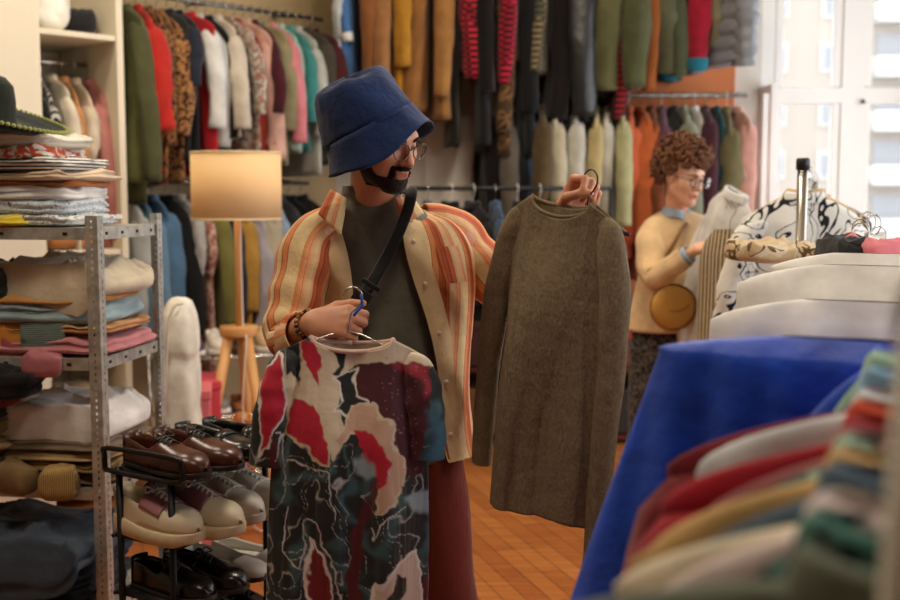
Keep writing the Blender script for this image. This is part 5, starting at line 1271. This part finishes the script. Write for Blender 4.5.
# ------------------------------------------------------------------ printed tee
def poly_d(P, poly):
    poly = np.array(poly, float); d = np.full(len(P), 1e9); ins = np.zeros(len(P), bool); n = len(poly)
    for i in range(n):
        a = poly[i]; b = poly[(i+1) % n]; e = b-a; w = P-a; h = np.clip((w@e)/(e@e+1e-9), 0, 1)
        d = np.minimum(d, np.linalg.norm(w-h[:, None]*e, axis=1))
        c = ((a[1] > P[:, 1]) != (b[1] > P[:, 1])) & (P[:, 0] < (b[0]-a[0])*(P[:, 1]-a[1])/(b[1]-a[1]+1e-12)+a[0]); ins ^= c
    return np.where(ins, -d, d)
def print_colors(XY):
    """marbled print; XY in units of 1/467 of the width of the top, y down"""
    g = np.random.RandomState(2); Q = XY.copy()
    def wn(P, sc, sd_):
        r = np.random.RandomState(sd_); o = 0
        for i in range(5):
            d = r.normal(size=2); d /= np.linalg.norm(d); k = sc*(1+.6*i); o = o+np.sin(P@d*k+2*np.sin((P@np.array((d[1], -d[0])))*k*.5+i)+r.uniform(0, 6))/(1+.4*i)
        return o/2.5
    Q = Q+np.column_stack([wn(XY, .03, 1), wn(XY, .03, 2)])*9+np.column_stack([wn(XY, .065, 13), wn(XY, .065, 14)])*4.5+np.column_stack([wn(XY, .12, 3), wn(XY, .12, 4)])*2.5
    c = lambda *r: np.array(lin(r)); n = len(Q)
    C = np.tile(c(22, 28, 30), (n, 1))
    # swirling teal and black lower part
    f = wn(Q*np.array((1.0, .45)), .016, 7)*1.6+wn(Q, .03, 8)*.4; t_ = (np.sin(f*5)*.5+.5)**4
    C = C*(1-t_[:, None])+c(58, 92, 98)*t_[:, None]
    ff = wn(Q*np.array((1.0, .5)), .02, 31)+.4*wn(Q, .035, 32)
    for lv, wd in ((.15, .018), (-.35, .016), (.55, .02)):
        k = np.exp(-((ff-lv)/wd)**2)*sstep(200, 320, Q[:, 1]); C = C*(1-k[:, None])+c(176, 180, 178)*k[:, None]
    kb = sstep(.6, .95, wn(Q*np.array((1., .6)), .024, 41))*sstep(240, 300, Q[:, 1]); C = C*(1-kb[:, None]*.8)+c(96, 124, 132)*kb[:, None]*.8
    f2 = wn(Q*np.array((1., .3)), .028, 11); t2 = sstep(.5, .75, f2)*sstep(180, 300, Q[:, 1]); C = C*(1-t2[:, None])+c(86, 18, 28)*t2[:, None]
    CR = c(212, 194, 168); RD = c(186, 20, 52); MR = c(70, 14, 26); BK = c(16, 18, 20); WH = c(226, 220, 214); BL = c(150, 172, 178); PK = c(200, 164, 140)
    def put(poly, col, w=2.0, rim=None, rw=2.2):
        nonlocal C
        d = poly_d(Q, poly)
        if rim is not None: k = 1-sstep(0, w, np.abs(d)-rw); C = C*(1-k[:, None])+rim*k[:, None]
        k = 1-sstep(-w, w, d+(rw if rim is not None else 0)); C = C*(1-k[:, None])+col*k[:, None]
    put([(70, 40), (160, 30), (330, 20), (410, 40), (425, 70), (330, 75), (235, 85), (205, 115), (200, 170), (220, 230), (200, 290), (175, 260), (120, 215), (88, 200), (80, 110)], CR)
    put([(30, 95), (62, 60), (78, 110), (84, 180), (60, 240), (30, 290), (20, 200)], RD, rim=WH)
    put([(100, 170), (150, 165), (172, 190), (178, 250), (188, 305), (150, 285), (112, 245), (92, 240)], RD, rim=CR)
    put([(122, 30), (150, 35), (168, 90), (160, 130), (140, 100), (124, 75)], RD)
    put([(68, 45), (118, 40), (122, 80), (112, 135), (100, 95), (84, 110), (76, 70)], BK)
    put([(186, 45), (212, 50), (214, 80), (198, 108), (186, 92), (200, 78)], BK)
    put([(235, 86), (330, 72), (395, 70), (404, 90), (402, 190), (392, 260), (398, 330), (372, 345), (340, 285), (318, 215), (250, 160), (228, 130)], MR)
    put([(330, 74), (396, 70), (402, 130), (388, 150), (380, 100), (340, 92)], c(140, 22, 40), w=5)
    put([(190, 110), (238, 96), (240, 150), (270, 160), (232, 195), (192, 185), (214, 160)], BK, rim=WH, rw=2)
    put([(240, 172), (285, 165), (300, 200), (335, 210), (330, 250), (356, 300), (350, 345), (325, 395), (298, 405), (302, 350), (322, 315), (300, 240), (262, 222), (225, 240), (208, 262), (196, 250), (215, 225)], PK, rim=CR, rw=2)
    put([(232, 228), (272, 222), (302, 240), (324, 290), (318, 335), (300, 350), (282, 310), (262, 262)], RD)
    put([(245, 285), (268, 275), (290, 290), (285, 320), (262, 334), (246, 318)], BL, w=8)
    put([(352, 372), (420, 368), (424, 390), (396, 420), (362, 412)], BL, w=7)
    put([(392, 170), (440, 200), (442, 290), (420, 310), (396, 280), (410, 240)], c(54, 98, 118), w=14)
    put([(150, 470), (172, 500), (196, 560), (205, 640), (150, 640), (140, 560)], c(120, 22, 34), rim=WH, rw=3)
    put([(310, 560), (345, 520), (372, 505), (390, 560), (402, 640), (270, 640)], c(206, 188, 170), rim=WH, rw=3)
    put([(340, 540), (362, 560), (352, 600), (376, 640), (330, 640), (322, 590)], BK)
    for poly in ([(94, 400), (88, 470), (100, 520), (124, 540), (136, 500), (128, 440), (150, 430), (178, 480), (210, 560), (226, 620)], [(70, 240), (84, 250), (88, 360)], [(60, 300), (78, 260), (90, 240)], [(282, 440), (292, 460), (310, 430), (350, 400)], [(96, 300), (150, 310), (190, 330), (206, 420)]):
        pl = np.array(poly, float); d = np.full(n, 1e9)
        pc = catmull(list(np.column_stack([pl, np.zeros(len(pl))])), 5)[:, :2]
        for a, b in zip(pc[:-1], pc[1:]):
            e = b-a; w_ = Q-a; h_ = np.clip((w_@e)/(e@e+1e-9), 0, 1); d = np.minimum(d, np.linalg.norm(w_-h_[:, None]*e, axis=1))
        k = 1-sstep(.8, 2.6, d); C = C*(1-k[:, None])+c(206, 204, 204)*k[:, None]
    sp = (wn(XY, .9, 21)*wn(XY, 1.1, 22)) > .45; m_ = sp & (XY[:, 0] > 300) & (XY[:, 0] < 410) & (XY[:, 1] < 360) & (XY[:, 1] > 60); C[m_] = C[m_]*.3+c(190, 120, 120)*.7
    return C
def print_mat():
    m, nt, b = nodes('marbled print jersey'); at = N(nt, 'ShaderNodeAttribute'); at.attribute_name = 'tint'; nt.links.new(at.outputs['Color'], b.inputs['Base Color'])
    b.inputs['Roughness'].default_value = .72; b.inputs['Sheen Weight'].default_value = .1
    n2 = N(nt, 'ShaderNodeTexNoise'); n2.inputs['Scale'].default_value = 20; n2.inputs['Detail'].default_value = 5; tc = N(nt, 'ShaderNodeTexCoord'); nt.links.new(tc.outputs['Object'], n2.inputs['Vector'])
    bp = N(nt, 'ShaderNodeBump'); bp.inputs['Strength'].default_value = .25; bp.inputs['Distance'].default_value = .02; nt.links.new(n2.outputs['Fac'], bp.inputs['Height']); nt.links.new(bp.outputs[0], b.inputs['Normal'])
    return m
PM = print_mat()
def hero_body(Wt, Wb, L, th, rows, seg, neckw, neckd, drop, seed, amp, hemf=None, kr=(16, 52)):
    """front and back sheets of a shirt as one tube; x across, z down from the neck; returns P[rows,seg,3]"""
    a = np.linspace(-PI, PI, seg, endpoint=False); P = np.zeros((rows, seg, 3)); S1 = sines(seed, 6, kr[0], kr[1], 2.6)
    for i in range(rows):
        q = i/(rows-1)
        s_ = np.sin(a); c = np.cos(a)
        e = 2/PI*np.arcsin(s_)                      # -1..1 across, front where cos>0
        xt = neckw+(Wt-neckw)
        w = Wt+(Wb-Wt)*q
        x = e*w*(1-.0*q)
        # the top edge: neck opening then shoulder slope
        ax = np.abs(x); front = c > 0
        top = np.where(ax < neckw, -neckd*(np.where(front, 1, .45))*np.sqrt(np.clip(1-(ax/neckw)**2, 0, 1)), -(ax-neckw)/(Wt-neckw+1e-9)*drop)
        hem = -L+(hemf(x) if hemf else 0)
        z = top*(1-q)+hem*q
        t = (.012+th*sstep(0, .35, q))*(1-.55*np.abs(e)**6)
        y = -np.sign(c)*np.abs(c)**.5*t
        A = amp*(.25+.75*sstep(.05, .7, q)); y = y+fold(S1, x, z)*A*2.0
        P[i, :, 0] = x+fold(S1, y*8+x*.2, z*1.5)*A*.25; P[i, :, 1] = y; P[i, :, 2] = z
    return P
def hero_sleeve(x0, z0, pts, rr, rb, seg, sub, seed, amp=.1):
    P = tube_pts(pts, rr, seg, sub, up=(1, 0, 0), rb=rb); c = P.mean(1, keepdims=True); D = P-c; Rr = np.linalg.norm(D, axis=2); D = D/(Rr[..., None]+1e-9)
    a = np.linspace(0, 2*PI, seg, endpoint=False)[None]; s = np.linspace(0, 1, P.shape[0])[:, None]; g = np.random.RandomState(seed)
    w = sum(np.sin(g.randint(1, 5)*a+g.uniform(0, 6)+s*g.uniform(3, 14)*g.choice((-1, 1))) for _ in range(5))/4
    w = w+.35*np.sin(s*30+1.7*np.sin(a+2))*np.exp(-((s-.5)/.3)**2)
    return P+D*(w*amp*Rr)[..., None]
k440 = 1/440.0
tl = W(352, 338, 2.50)     # neck level of the printed tee
t = thing('printed_tee', 'marbled red, cream and teal tee held up on a hanger before the man', 'tee', tl, -.04); t.rotation_euler = (0, math.radians(1.5), -.04)
P = hero_body(.172, .192, .72, .045, 240, 330, .095, .030, .040, 61, .05)
off0 = (350-250)*2.22
def tee_xy(P): return np.column_stack([P[:, 0]/k440*2.22+off0+5, -P[:, 2]/k440*2.22+24])
V, F, U = grid(P, True); me = mesh('bodice', V, F, U); color_attr(me, print_colors(tee_xy(P.reshape(-1, 3)))); bo = link('bodice', me, PM, t); md = bo.modifiers.new('thick', 'SOLIDIFY'); md.thickness = .002
for sx, pts in ((-1, [(-.125, 0, -.045), (-.150, -.004, -.065), (-.170, -.01, -.12), (-.182, -.012, -.19), (-.192, -.01, -.30)]), (1, [(.125, 0, -.045), (.150, -.006, -.065), (.170, -.012, -.13), (.180, -.014, -.2), (.180, -.012, -.27)])):
    P = hero_sleeve(0, 0, pts, [.02, .034, .042, .044, .042], [.014, .024, .028, .030, .028], 90, 30, 5+sx, .12)
    V, F, U = grid(P, True, True, False); me = mesh('sleeve', V, F, U)
    Pw = P.reshape(-1, 3); Pw = np.vstack([Pw, Pw[:1]]); color_attr(me, print_colors(tee_xy(Pw))); o = link('sleeve', me, PM, t); md = o.modifiers.new('thick', 'SOLIDIFY'); md.thickness = .002
R = [(.095*math.sin(q), -.014*math.cos(q), -.030*(1 if math.cos(q) > 0 else .45)*abs(math.cos(q))+.0) for q in np.linspace(-PI, PI, 60)]
MB().tube(R, .006, 8).build('neck_band', fabric((212, 178, 160), None), t)
hk = W(346, 300, 2.50)
hgt = hanger('wire', (tl.x, tl.y, tl.z+.098), (0, math.radians(4), -.04), 'wire hanger with a blue sleeved hook in the raised fist holding the printed tee', 'hangers held by the man', w=.135, drop=.05)
MB().tube([(.022, -.004, .004), (.026, -.005, -.02), (.016, -.005, -.034), (.008, -.004, -.046)], .0036, 8, 3).build('hook_sleeve', plain((40, 90, 170), .4, 0, 'blue plastic'), hgt)
# ------------------------------------------------------------------ grey sweater
sc_ = Vector((.2375, 2.575)); tc_ = W(563, 199, 2.56)
dirx = Vector((.272, -.35)).normalized(); rzs = math.atan2(dirx.y, dirx.x)
t = thing('sweater', 'grey brown long sleeved top held up on a plum hanger', 'sweater', (tc_.x, tc_.y, tc_.z), rzs); t.rotation_euler = (0, math.radians(5), rzs)
HG = fabric((118, 106, 86), None, rough=.95, bump=.4)
def knit_mat():
    m, nt, b = nodes('heather knit'); L = nt.links.new
    tc = N(nt, 'ShaderNodeTexCoord'); no = N(nt, 'ShaderNodeTexNoise'); no.inputs['Scale'].default_value = 170; no.inputs['Detail'].default_value = 3; mp = N(nt, 'ShaderNodeMapping'); mp.inputs['Scale'].default_value = (1, 1, .8)
    L(tc.outputs['Object'], mp.inputs['Vector']); L(mp.outputs[0], no.inputs['Vector']); r = ramp(nt, [(.3, (116, 100, 78)), (.7, (156, 138, 110))]); L(no.outputs['Fac'], r.inputs['Fac']); L(r.outputs['Color'], b.inputs['Base Color'])
    b.inputs['Roughness'].default_value = .95; tr = N(nt, 'ShaderNodeBsdfTranslucent'); tr.inputs['Color'].default_value = (*lin((190, 168, 130)), 1); mx = N(nt, 'ShaderNodeMixShader'); mx.inputs[0].default_value = .28
    L(b.outputs[0], mx.inputs[1]); L(tr.outputs[0], mx.inputs[2]); L(mx.outputs[0], nt.nodes['Material Output'].inputs['Surface'])
    n2 = N(nt, 'ShaderNodeTexNoise'); n2.inputs['Scale'].default_value = 24; n2.inputs['Detail'].default_value = 8; L(tc.outputs['Object'], n2.inputs['Vector']); bp = N(nt, 'ShaderNodeBump'); bp.inputs['Strength'].default_value = .35; bp.inputs['Distance'].default_value = .02; L(n2.outputs['Fac'], bp.inputs['Height']); L(bp.outputs[0], b.inputs['Normal'])
    return m
KN = knit_mat()
P = hero_body(.178, .165, .745, .035, 140, 220, .100, .045, .045, 23, .062, hemf=lambda x: -.012*np.sin((x+.2)*14)-.05*(x+.17), kr=(10, 34))
V, F, U = grid(P, True); o = link('bodice', mesh('bodice', V, F, U), KN, t); md = o.modifiers.new('thick', 'SOLIDIFY'); md.thickness = .0015; md.offset = 0
for sx, pts in ((-1, [(-.130, 0, -.045), (-.158, 0, -.07), (-.188, .0, -.16), (-.21, -.01, -.32), (-.222, -.01, -.50), (-.224, -.01, -.70)]), (1, [(.130, 0, -.045), (.158, 0, -.07), (.186, -.005, -.18), (.200, -.01, -.36), (.200, -.01, -.56), (.190, -.005, -.84)])):
    P = hero_sleeve(0, 0, pts, [.018, .034, .040, .037, .033, .028], [.010, .022, .028, .026, .024, .02], 40, 14, 15+sx, .12)
    V, F, U = grid(P, True, True, False); o = link('sleeve', mesh('sleeve', V, F, U), KN, t); md = o.modifiers.new('thick', 'SOLIDIFY'); md.thickness = .0015
    CF = P[-12:]; c = CF.mean(1, keepdims=True); CF = c+(CF-c)*1.05; V, F, U = grid(CF, True); link('cuff', mesh('cuff', V, F), KN, o)
R = [(.105*math.sin(q), -.013*math.cos(q), -.040*(1 if math.cos(q) > 0 else .45)*abs(math.cos(q))) for q in np.linspace(-PI, PI, 70)]
MB().tube(R, .0045, 8).build('neck_band', KN, t)
h = hanger('plum', (0, 0, 0), (0, math.radians(5), rzs), 'plum hanger in the raised hand holding the grey brown top', 'hangers held by the man', w=.135, drop=.03)
hq = W(598, 172, 2.55); h.location = W(590, 178, 2.53)
# ------------------------------------------------------------------ rack by the window
RKC = plain((196, 190, 176), .25, 1, 'brushed chrome')
pA = W(799, 300, 3.9); pB = Vector((px2x(812, 5.0), 5.0, 0)); zr = 1.60
t = thing('garment_rack', 'chrome garment rack by the window with a black capped post', 'rack', (pA.x, pA.y, 0)); o_ = Vector((pA.x, pA.y, 0))
MB().tube([(0, 0, .02), (0, 0, 1.63)], .019, 16).build('post', RKC, t); q = pB-o_; MB().tube([(q.x, q.y, .02), (q.x, q.y, 1.6)], .017, 16).build('post', RKC, t)
MB().lathe([(0, .03), (.02, .03), (.024, .022), (.024, -.01), (.019, -.012)], 20, (0, -.0, 1.63)).build('end_cap', BLACKP, t)
MB().tube([(0, 0, zr), (q.x, q.y, zr)], .013, 12).build('rod', RKC, t)
for p in (Vector((0, 0, 0)), q): MB().tube([p+Vector((-.25, 0, .02)), p+Vector((.25, 0, .02))], .014, 10).build('foot', RKC, t)
def fg(kind, label, rgb, d, line, z, rz_, group, hang='white', **kw):
    x = line(d); pat = kw.pop('pat', None); c2 = kw.pop('c2', (230, 225, 215)); c3 = kw.pop('c3', None); sc = kw.pop('sc', 1); ro = kw.pop('rough', .92)
    mt = kw.pop('mat', None) or fabric(rgb, pat, c2, sc, ro, c3)
    tr = kw.pop('trgb', None)
    if tr: kw['trim'] = fabric(tr)
    return garment(kind, label, kind.split('_')[-1], mt, (x, d, z), rz_, hang=hang, hanglabel='hanger of the '+label[:90], group=group, **kw)
lineC = lambda d: pA.x+(pB.x-pA.x)*(d-3.9)/1.1
GW = 'garments on the rack by the window'
fg('shirt', 'white shirt with black brush strokes at the front of the window rack', (224, 222, 216), 4.02, lineC, zr+.01, -.12, GW, 'black', pat='marks', c2=(30, 30, 34), sc=.42, c3=(30, 30, 34), Wd=.21, L=.7, sl=.5, r=.07, th=.06, spread=.07, seed=801, drop=.10)
fg('blazer', 'sand blazer just behind the brush stroke shirt', (196, 166, 120), 4.13, lineC, zr+.02, -.15, GW, 'wood', Wd=.2, L=.75, sl=.6, r=.06, th=.05, seed=802)
fg('coat', 'camel coat with dark stripes behind the sand blazer', (176, 136, 84), 4.25, lineC, zr, -.1, GW, 'black', Wd=.24, L=.95, sl=.7, r=.065, seed=803, pat='vstripe', c2=(60, 44, 34))
fg('jacket', 'grey white long jacket at the end of the window rack', (206, 204, 200), 4.42, lambda d: lineC(d)-.02, zr, -.3, GW, 'black', Wd=.25, L=1.0, sl=.7, r=.05, seed=804)
fg('blouse', 'beige blouse among the window rack garments', (210, 184, 146), 4.6, lineC, zr, -.1, GW, 'wood', Wd=.23, L=.8, sl=.6, seed=805)
fg('shirt', 'black shirt deepest on the window rack', (40, 38, 38), 4.78, lineC, zr, -.1, GW, 'black', Wd=.24, L=.8, sl=.6, seed=806)
# the pale garment the woman holds out
p = W(741, 180, 4.62); t_ = garment('jacket', 'light grey garment held out by the curly haired woman', 'jacket', fabric((214, 214, 212)), (p.x, p.y, p.z+.02), -1.1, Wd=.14, L=.85, sl=.4, seed=810, hang='black', hanglabel='black hanger of the light grey garment held by the woman', r=.03, roll=math.radians(20))
p = W(730, 232, 4.45); garment('trousers', 'dark striped long garment hanging under the woman\'s hands', 'garment', fabric((196, 176, 140), 'vstripe', (44, 36, 32), 1.2), (p.x, p.y, p.z+.1), -.8, Wd=.13, L=.9, sl=0, seed=811, hang='wire', hanglabel='hanger of the dark striped garment near the woman', collar=False)
# short post rack with bright sleeves in front
pC = W(849, 300, 3.0); t = thing('garment_rack', 'short chrome rack with a white ringed post before the window rack', 'rack', (pC.x, pC.y, 0))
zc = W(849, 240, 3.0).z; MB().tube([(0, 0, .02), (0, 0, zc)], .016, 14).build('post', RKC, t); MB().tube([(0, -.03, zc-.01), (.30, .55, zc-.01)], .016, 12).build('rod', RKC, t); MB().tube([(.3, .55, .02), (.3, .55, zc-.01)], .016, 14).build('post', RKC, t)
MB().lathe([(.016, -.02), (.022, -.02), (.024, 0), (.022, .014), (.016, .014)], 18, (0, 0, zc-.01)).build('collar_ring', plain((226, 222, 212), .4), t)
MB().tube([(-.2, 0, .02), (.2, 0, .02)], .014, 10).build('foot', RKC, t)
lineS = lambda d: pC.x+(d-3.0)*.55; GS = 'garments on the short rack'
fg('shirt', 'pink shirt over the short chrome rack', (224, 130, 146), 3.12, lineS, zc+.02, -.45, GS, 'pink', Wd=.12, L=.45, sl=.3, seed=821, r=.06)
fg('sweater', 'black and white striped sweater on the short rack', (224, 222, 218), 3.24, lineS, zc+.05, -.45, GS, 'white', pat='hstripe', c2=(34, 34, 38), sc=3, Wd=.14, L=.5, sl=.35, seed=822, r=.065)
fg('shirt', 'crimson shirt between pink and striped on the short rack', (176, 34, 56), 3.18, lambda d: lineS(d)-.01, zc+.03, -.45, GS, 'wire', Wd=.13, L=.5, sl=.3, seed=823)
fg('sweater', 'brown cardigan beside the striped sweater', (140, 106, 66), 3.34, lineS, zc+.04, -.4, GS, 'wood', Wd=.2, L=.55, sl=.4, seed=824)
fg('dress', 'teal blue dress deepest on the short rack', (60, 120, 140), 3.45, lineS, zc+.0, -.4, GS, 'wire', Wd=.2, L=.6, sl=.2, seed=825)
# folded things lying over the rack top between the posts
for i, (px, py, Y, w, d, h, c, nm, lb, pat) in enumerate(((782, 252, 3.3, .32, .24, .05, (196, 172, 134), 'blouse', 'brown and cream crumpled blouse lying before the brush stroke shirt', 'camo'), (862, 252, 2.9, .22, .2, .05, (40, 40, 42), 'scarf', 'black scarf bunched beside the short rack post', None), (878, 250, 2.85, .16, .18, .05, (226, 130, 140), 'scarf', 'pink scarf bunched beside the black one', None))):
    p = W(px, py, Y); folded(nm, lb, nm, fabric(c, pat, (206, 190, 160), 1, rgb3=(100, 74, 44)), (p.x, p.y, p.z-.03), .2, w, d, h, None, layers=1, seed=840+i, messy=.02)
# ------------------------------------------------------------------ long rack running towards the camera
zf = 1.455; line = lambda d: .442*d
t = thing('garment_rack', 'long white garment rack running past the camera, packed with clothes', 'rack', (line(2.6), 2.6, 0)); o_ = Vector((line(2.6), 2.6, 0)); WP = plain((176, 166, 146), .4, .0, 'beige enamel')
e_ = Vector((line(.56), .56, 0))-o_
MB().tube([(0, 0, zf), (e_.x, e_.y, zf)], .009, 14).build('rod', WP, t)
for p, s_ in ((Vector((0, 0, 0)), .25), (e_, .06)):
    for sx in (-1, 1): MB().tube([p+Vector((sx*s_*.1, 0, zf)), p+Vector((sx*s_, 0, .02))], .011, 12).build('leg', WP, t)
GF = 'garments on the long rack'; RZ = -math.atan(.442)
def big(kind, label, rgb, d, **kw):
    a = dict(Wd=.235, L=.9, sl=.62, r=.055, th=.045, seed=int(d*100), drop=.09, top=.15, amp=.04, group=None, rows=40, seg=64); a.update(kw); a.pop('group'); dz = a.pop('dz', 0); hg = a.pop('hang', 'wood')
    jr = a.pop('jr', 0); return fg(kind, label, rgb, d, line, zf+dz, RZ+jr, GF, hg, **a)
PADW = fabric((248, 245, 238), None, bump=.08)
W0 = dict(mat=PADW, th=.115, r=.10, drop=.045, amp=.008, sl=0, collar=False, flare=.05, neck=.22, rows=50)
big('blanket', 'thick white padded blanket farthest along the long rack', (236, 232, 224), 2.50, Wd=.37, top=.06, **dict(W0, seed=30))
big('blanket', 'thick white padded blanket second behind the blue dress', (236, 232, 224), 2.22, Wd=.38, top=.07, **dict(W0, seed=33))
big('blanket', 'thick white padded blanket directly behind the blue dress', (236, 232, 224), 1.92, Wd=.38, top=.115, **dict(W0, seed=32))
big('dress', 'royal blue smooth dress spread wide on the long rack', (0, 74, 206), 1.50, Wd=.385, L=1.0, th=.085, flare=.75, sl=0, hang='black', rough=.5, drop=.03, top=.128, neck=.2, amp=.06, rows=60, seg=100, collar=False)
big('dress', 'royal blue satin dress second of the two blue ones', (6, 72, 200), 1.36, Wd=.17, L=.8, r=.05, flare=.1, sl=.4, hang='black', rough=.55, drop=.14, top=.14)
big('blouse', 'sea green pale blouse beside the blue dress', (160, 196, 176), 1.31, hang='wood', Wd=.13, drop=.12, top=.14)
big('shirt', 'sky blue shirt with pale collar on the long rack', (120, 160, 190), 1.25, Wd=.13, drop=.13, top=.15)
big('cardigan', 'maroon wool cardigan on the long rack', (112, 16, 24), 1.17, Wd=.29, L=.8, r=.06, hang='wood', drop=.10, top=.16)
big('hoodie', 'light grey hoodie on the long rack beside the maroon cardigan', (196, 200, 204), 1.10, Wd=.235, r=.055, drop=.08, top=.15)
big('shirt', 'orange red narrow shirt on the long rack', (190, 70, 40), 1.04, Wd=.12)
big('sweater', 'crimson red knitted sweater on the long rack', (150, 12, 32), .985, Wd=.25, r=.055, th=.055, top=.155)
big('shirt', 'muted pink shirt beside the crimson sweater', (150, 90, 90), .92, Wd=.2, jr=.1)
big('shirt', 'teal patterned shirt on the long rack', (60, 110, 110), .875, pat='floral', c2=(150, 180, 160), Wd=.17, jr=-.12)
big('cardigan', 'camel sweater with rolled cuff on the long rack', (196, 160, 104), .835, Wd=.22, r=.05)
big('jacket', 'blue grey denim jacket on the long rack', (74, 94, 112), .79, Wd=.19, jr=.1)
big('blouse', 'pale cream blouse second nearest on the long rack', (218, 206, 180), .745, Wd=.225, r=.05, top=.16, drop=.08, th=.05)
big('shirt', 'pink white shirt between cream blouse and black shirt', (222, 204, 200), .70, Wd=.19, top=.15)
big('shirt', 'black shirt near the end of the long rack', (30, 34, 34), .66, Wd=.14, pat='floral', c2=(70, 120, 110))
big('sweater', 'dark grey green jacket nearest to the camera on the long rack', (104, 112, 98), .625, Wd=.24, r=.055, th=.04, top=.16, drop=.06)
# ------------------------------------------------------------------ fill light panels added on the ceiling, out of view
LE, nt_, b_em = nodes('fill panel diffuser'); b_em.inputs['Emission Color'].default_value = (1, .88, .7, 1); b_em.inputs['Emission Strength'].default_value = 3
for i, (x, y, wtt, lb) in enumerate(((-1.4, 2.2, 26, 'above the steel shelving'), (-1.6, 4.4, 26, 'above the floor lamp'), (.6, 4.3, 42, 'before the back wall rails'), (.4, 1.4, 16, 'above the long rack'))):
    t = thing('added_fill_panel', f'added unseen square fill light panel {lb}', 'light', (x, y, ZC)); wbox('frame', [((0, 0, -.03), (.7, .7, .06))], FRAMEW, t); wbox('diffuser', [((0, 0, -.065), (.62, .62, .01))], LE, t, 0)
    l = bpy.data.lights.new('added_fill_lamp', 'AREA'); l.size = .6; l.energy = wtt; l.color = (1, .86, .68); o = bpy.data.objects.new('added_fill_lamp', l); COL.objects.link(o); o.location = (x, y, ZC-.085)  # unseen area lamp added under each panel to brighten the interior
# ------------------------------------------------------------------ light, camera
w = bpy.data.worlds.new('sky'); SC.world = w; w.use_nodes = True; bg = w.node_tree.nodes['Background']; bg.inputs[0].default_value = (.93, .95, 1.0, 1); bg.inputs[1].default_value = 4.2
def portal(loc, rot, sx, sy):
    l = bpy.data.lights.new('daylight_opening', 'AREA'); l.shape = 'RECTANGLE'; l.size = sx; l.size_y = sy; l.cycles.is_portal = True
    o = bpy.data.objects.new('daylight_opening', l); COL.objects.link(o); o.location = loc; o.rotation_euler = rot
for a_, b_ in ops: portal((3.24, (a_+b_)/2, 2.0), (0, PI/2, 0), 3.0, b_-a_)
portal(((WX0+WX1)/2, YB+.1, (WZ0+WZ1)/2), (-PI/2, 0, 0), WX1-WX0, WZ1-WZ0)
cam = bpy.data.cameras.new('camera'); co = bpy.data.objects.new('camera', cam); COL.objects.link(co); SC.camera = co
co.location = (0, 0, CAMZ); co.rotation_euler = (PI/2-PITCH, 0, 0); cam.sensor_width = 36; cam.lens = 44; cam.clip_start = .05; cam.clip_end = 300
cam.dof.use_dof = True; cam.dof.focus_distance = 2.65; cam.dof.aperture_fstop = 2.6
SC.view_settings.view_transform = 'Standard'; SC.view_settings.look = 'None'; SC.view_settings.exposure = 0.16; SC.view_settings.gamma = 1; SC.view_settings.use_curve_mapping = False
try: SC.cycles.use_denoising = True
except Exception: pass
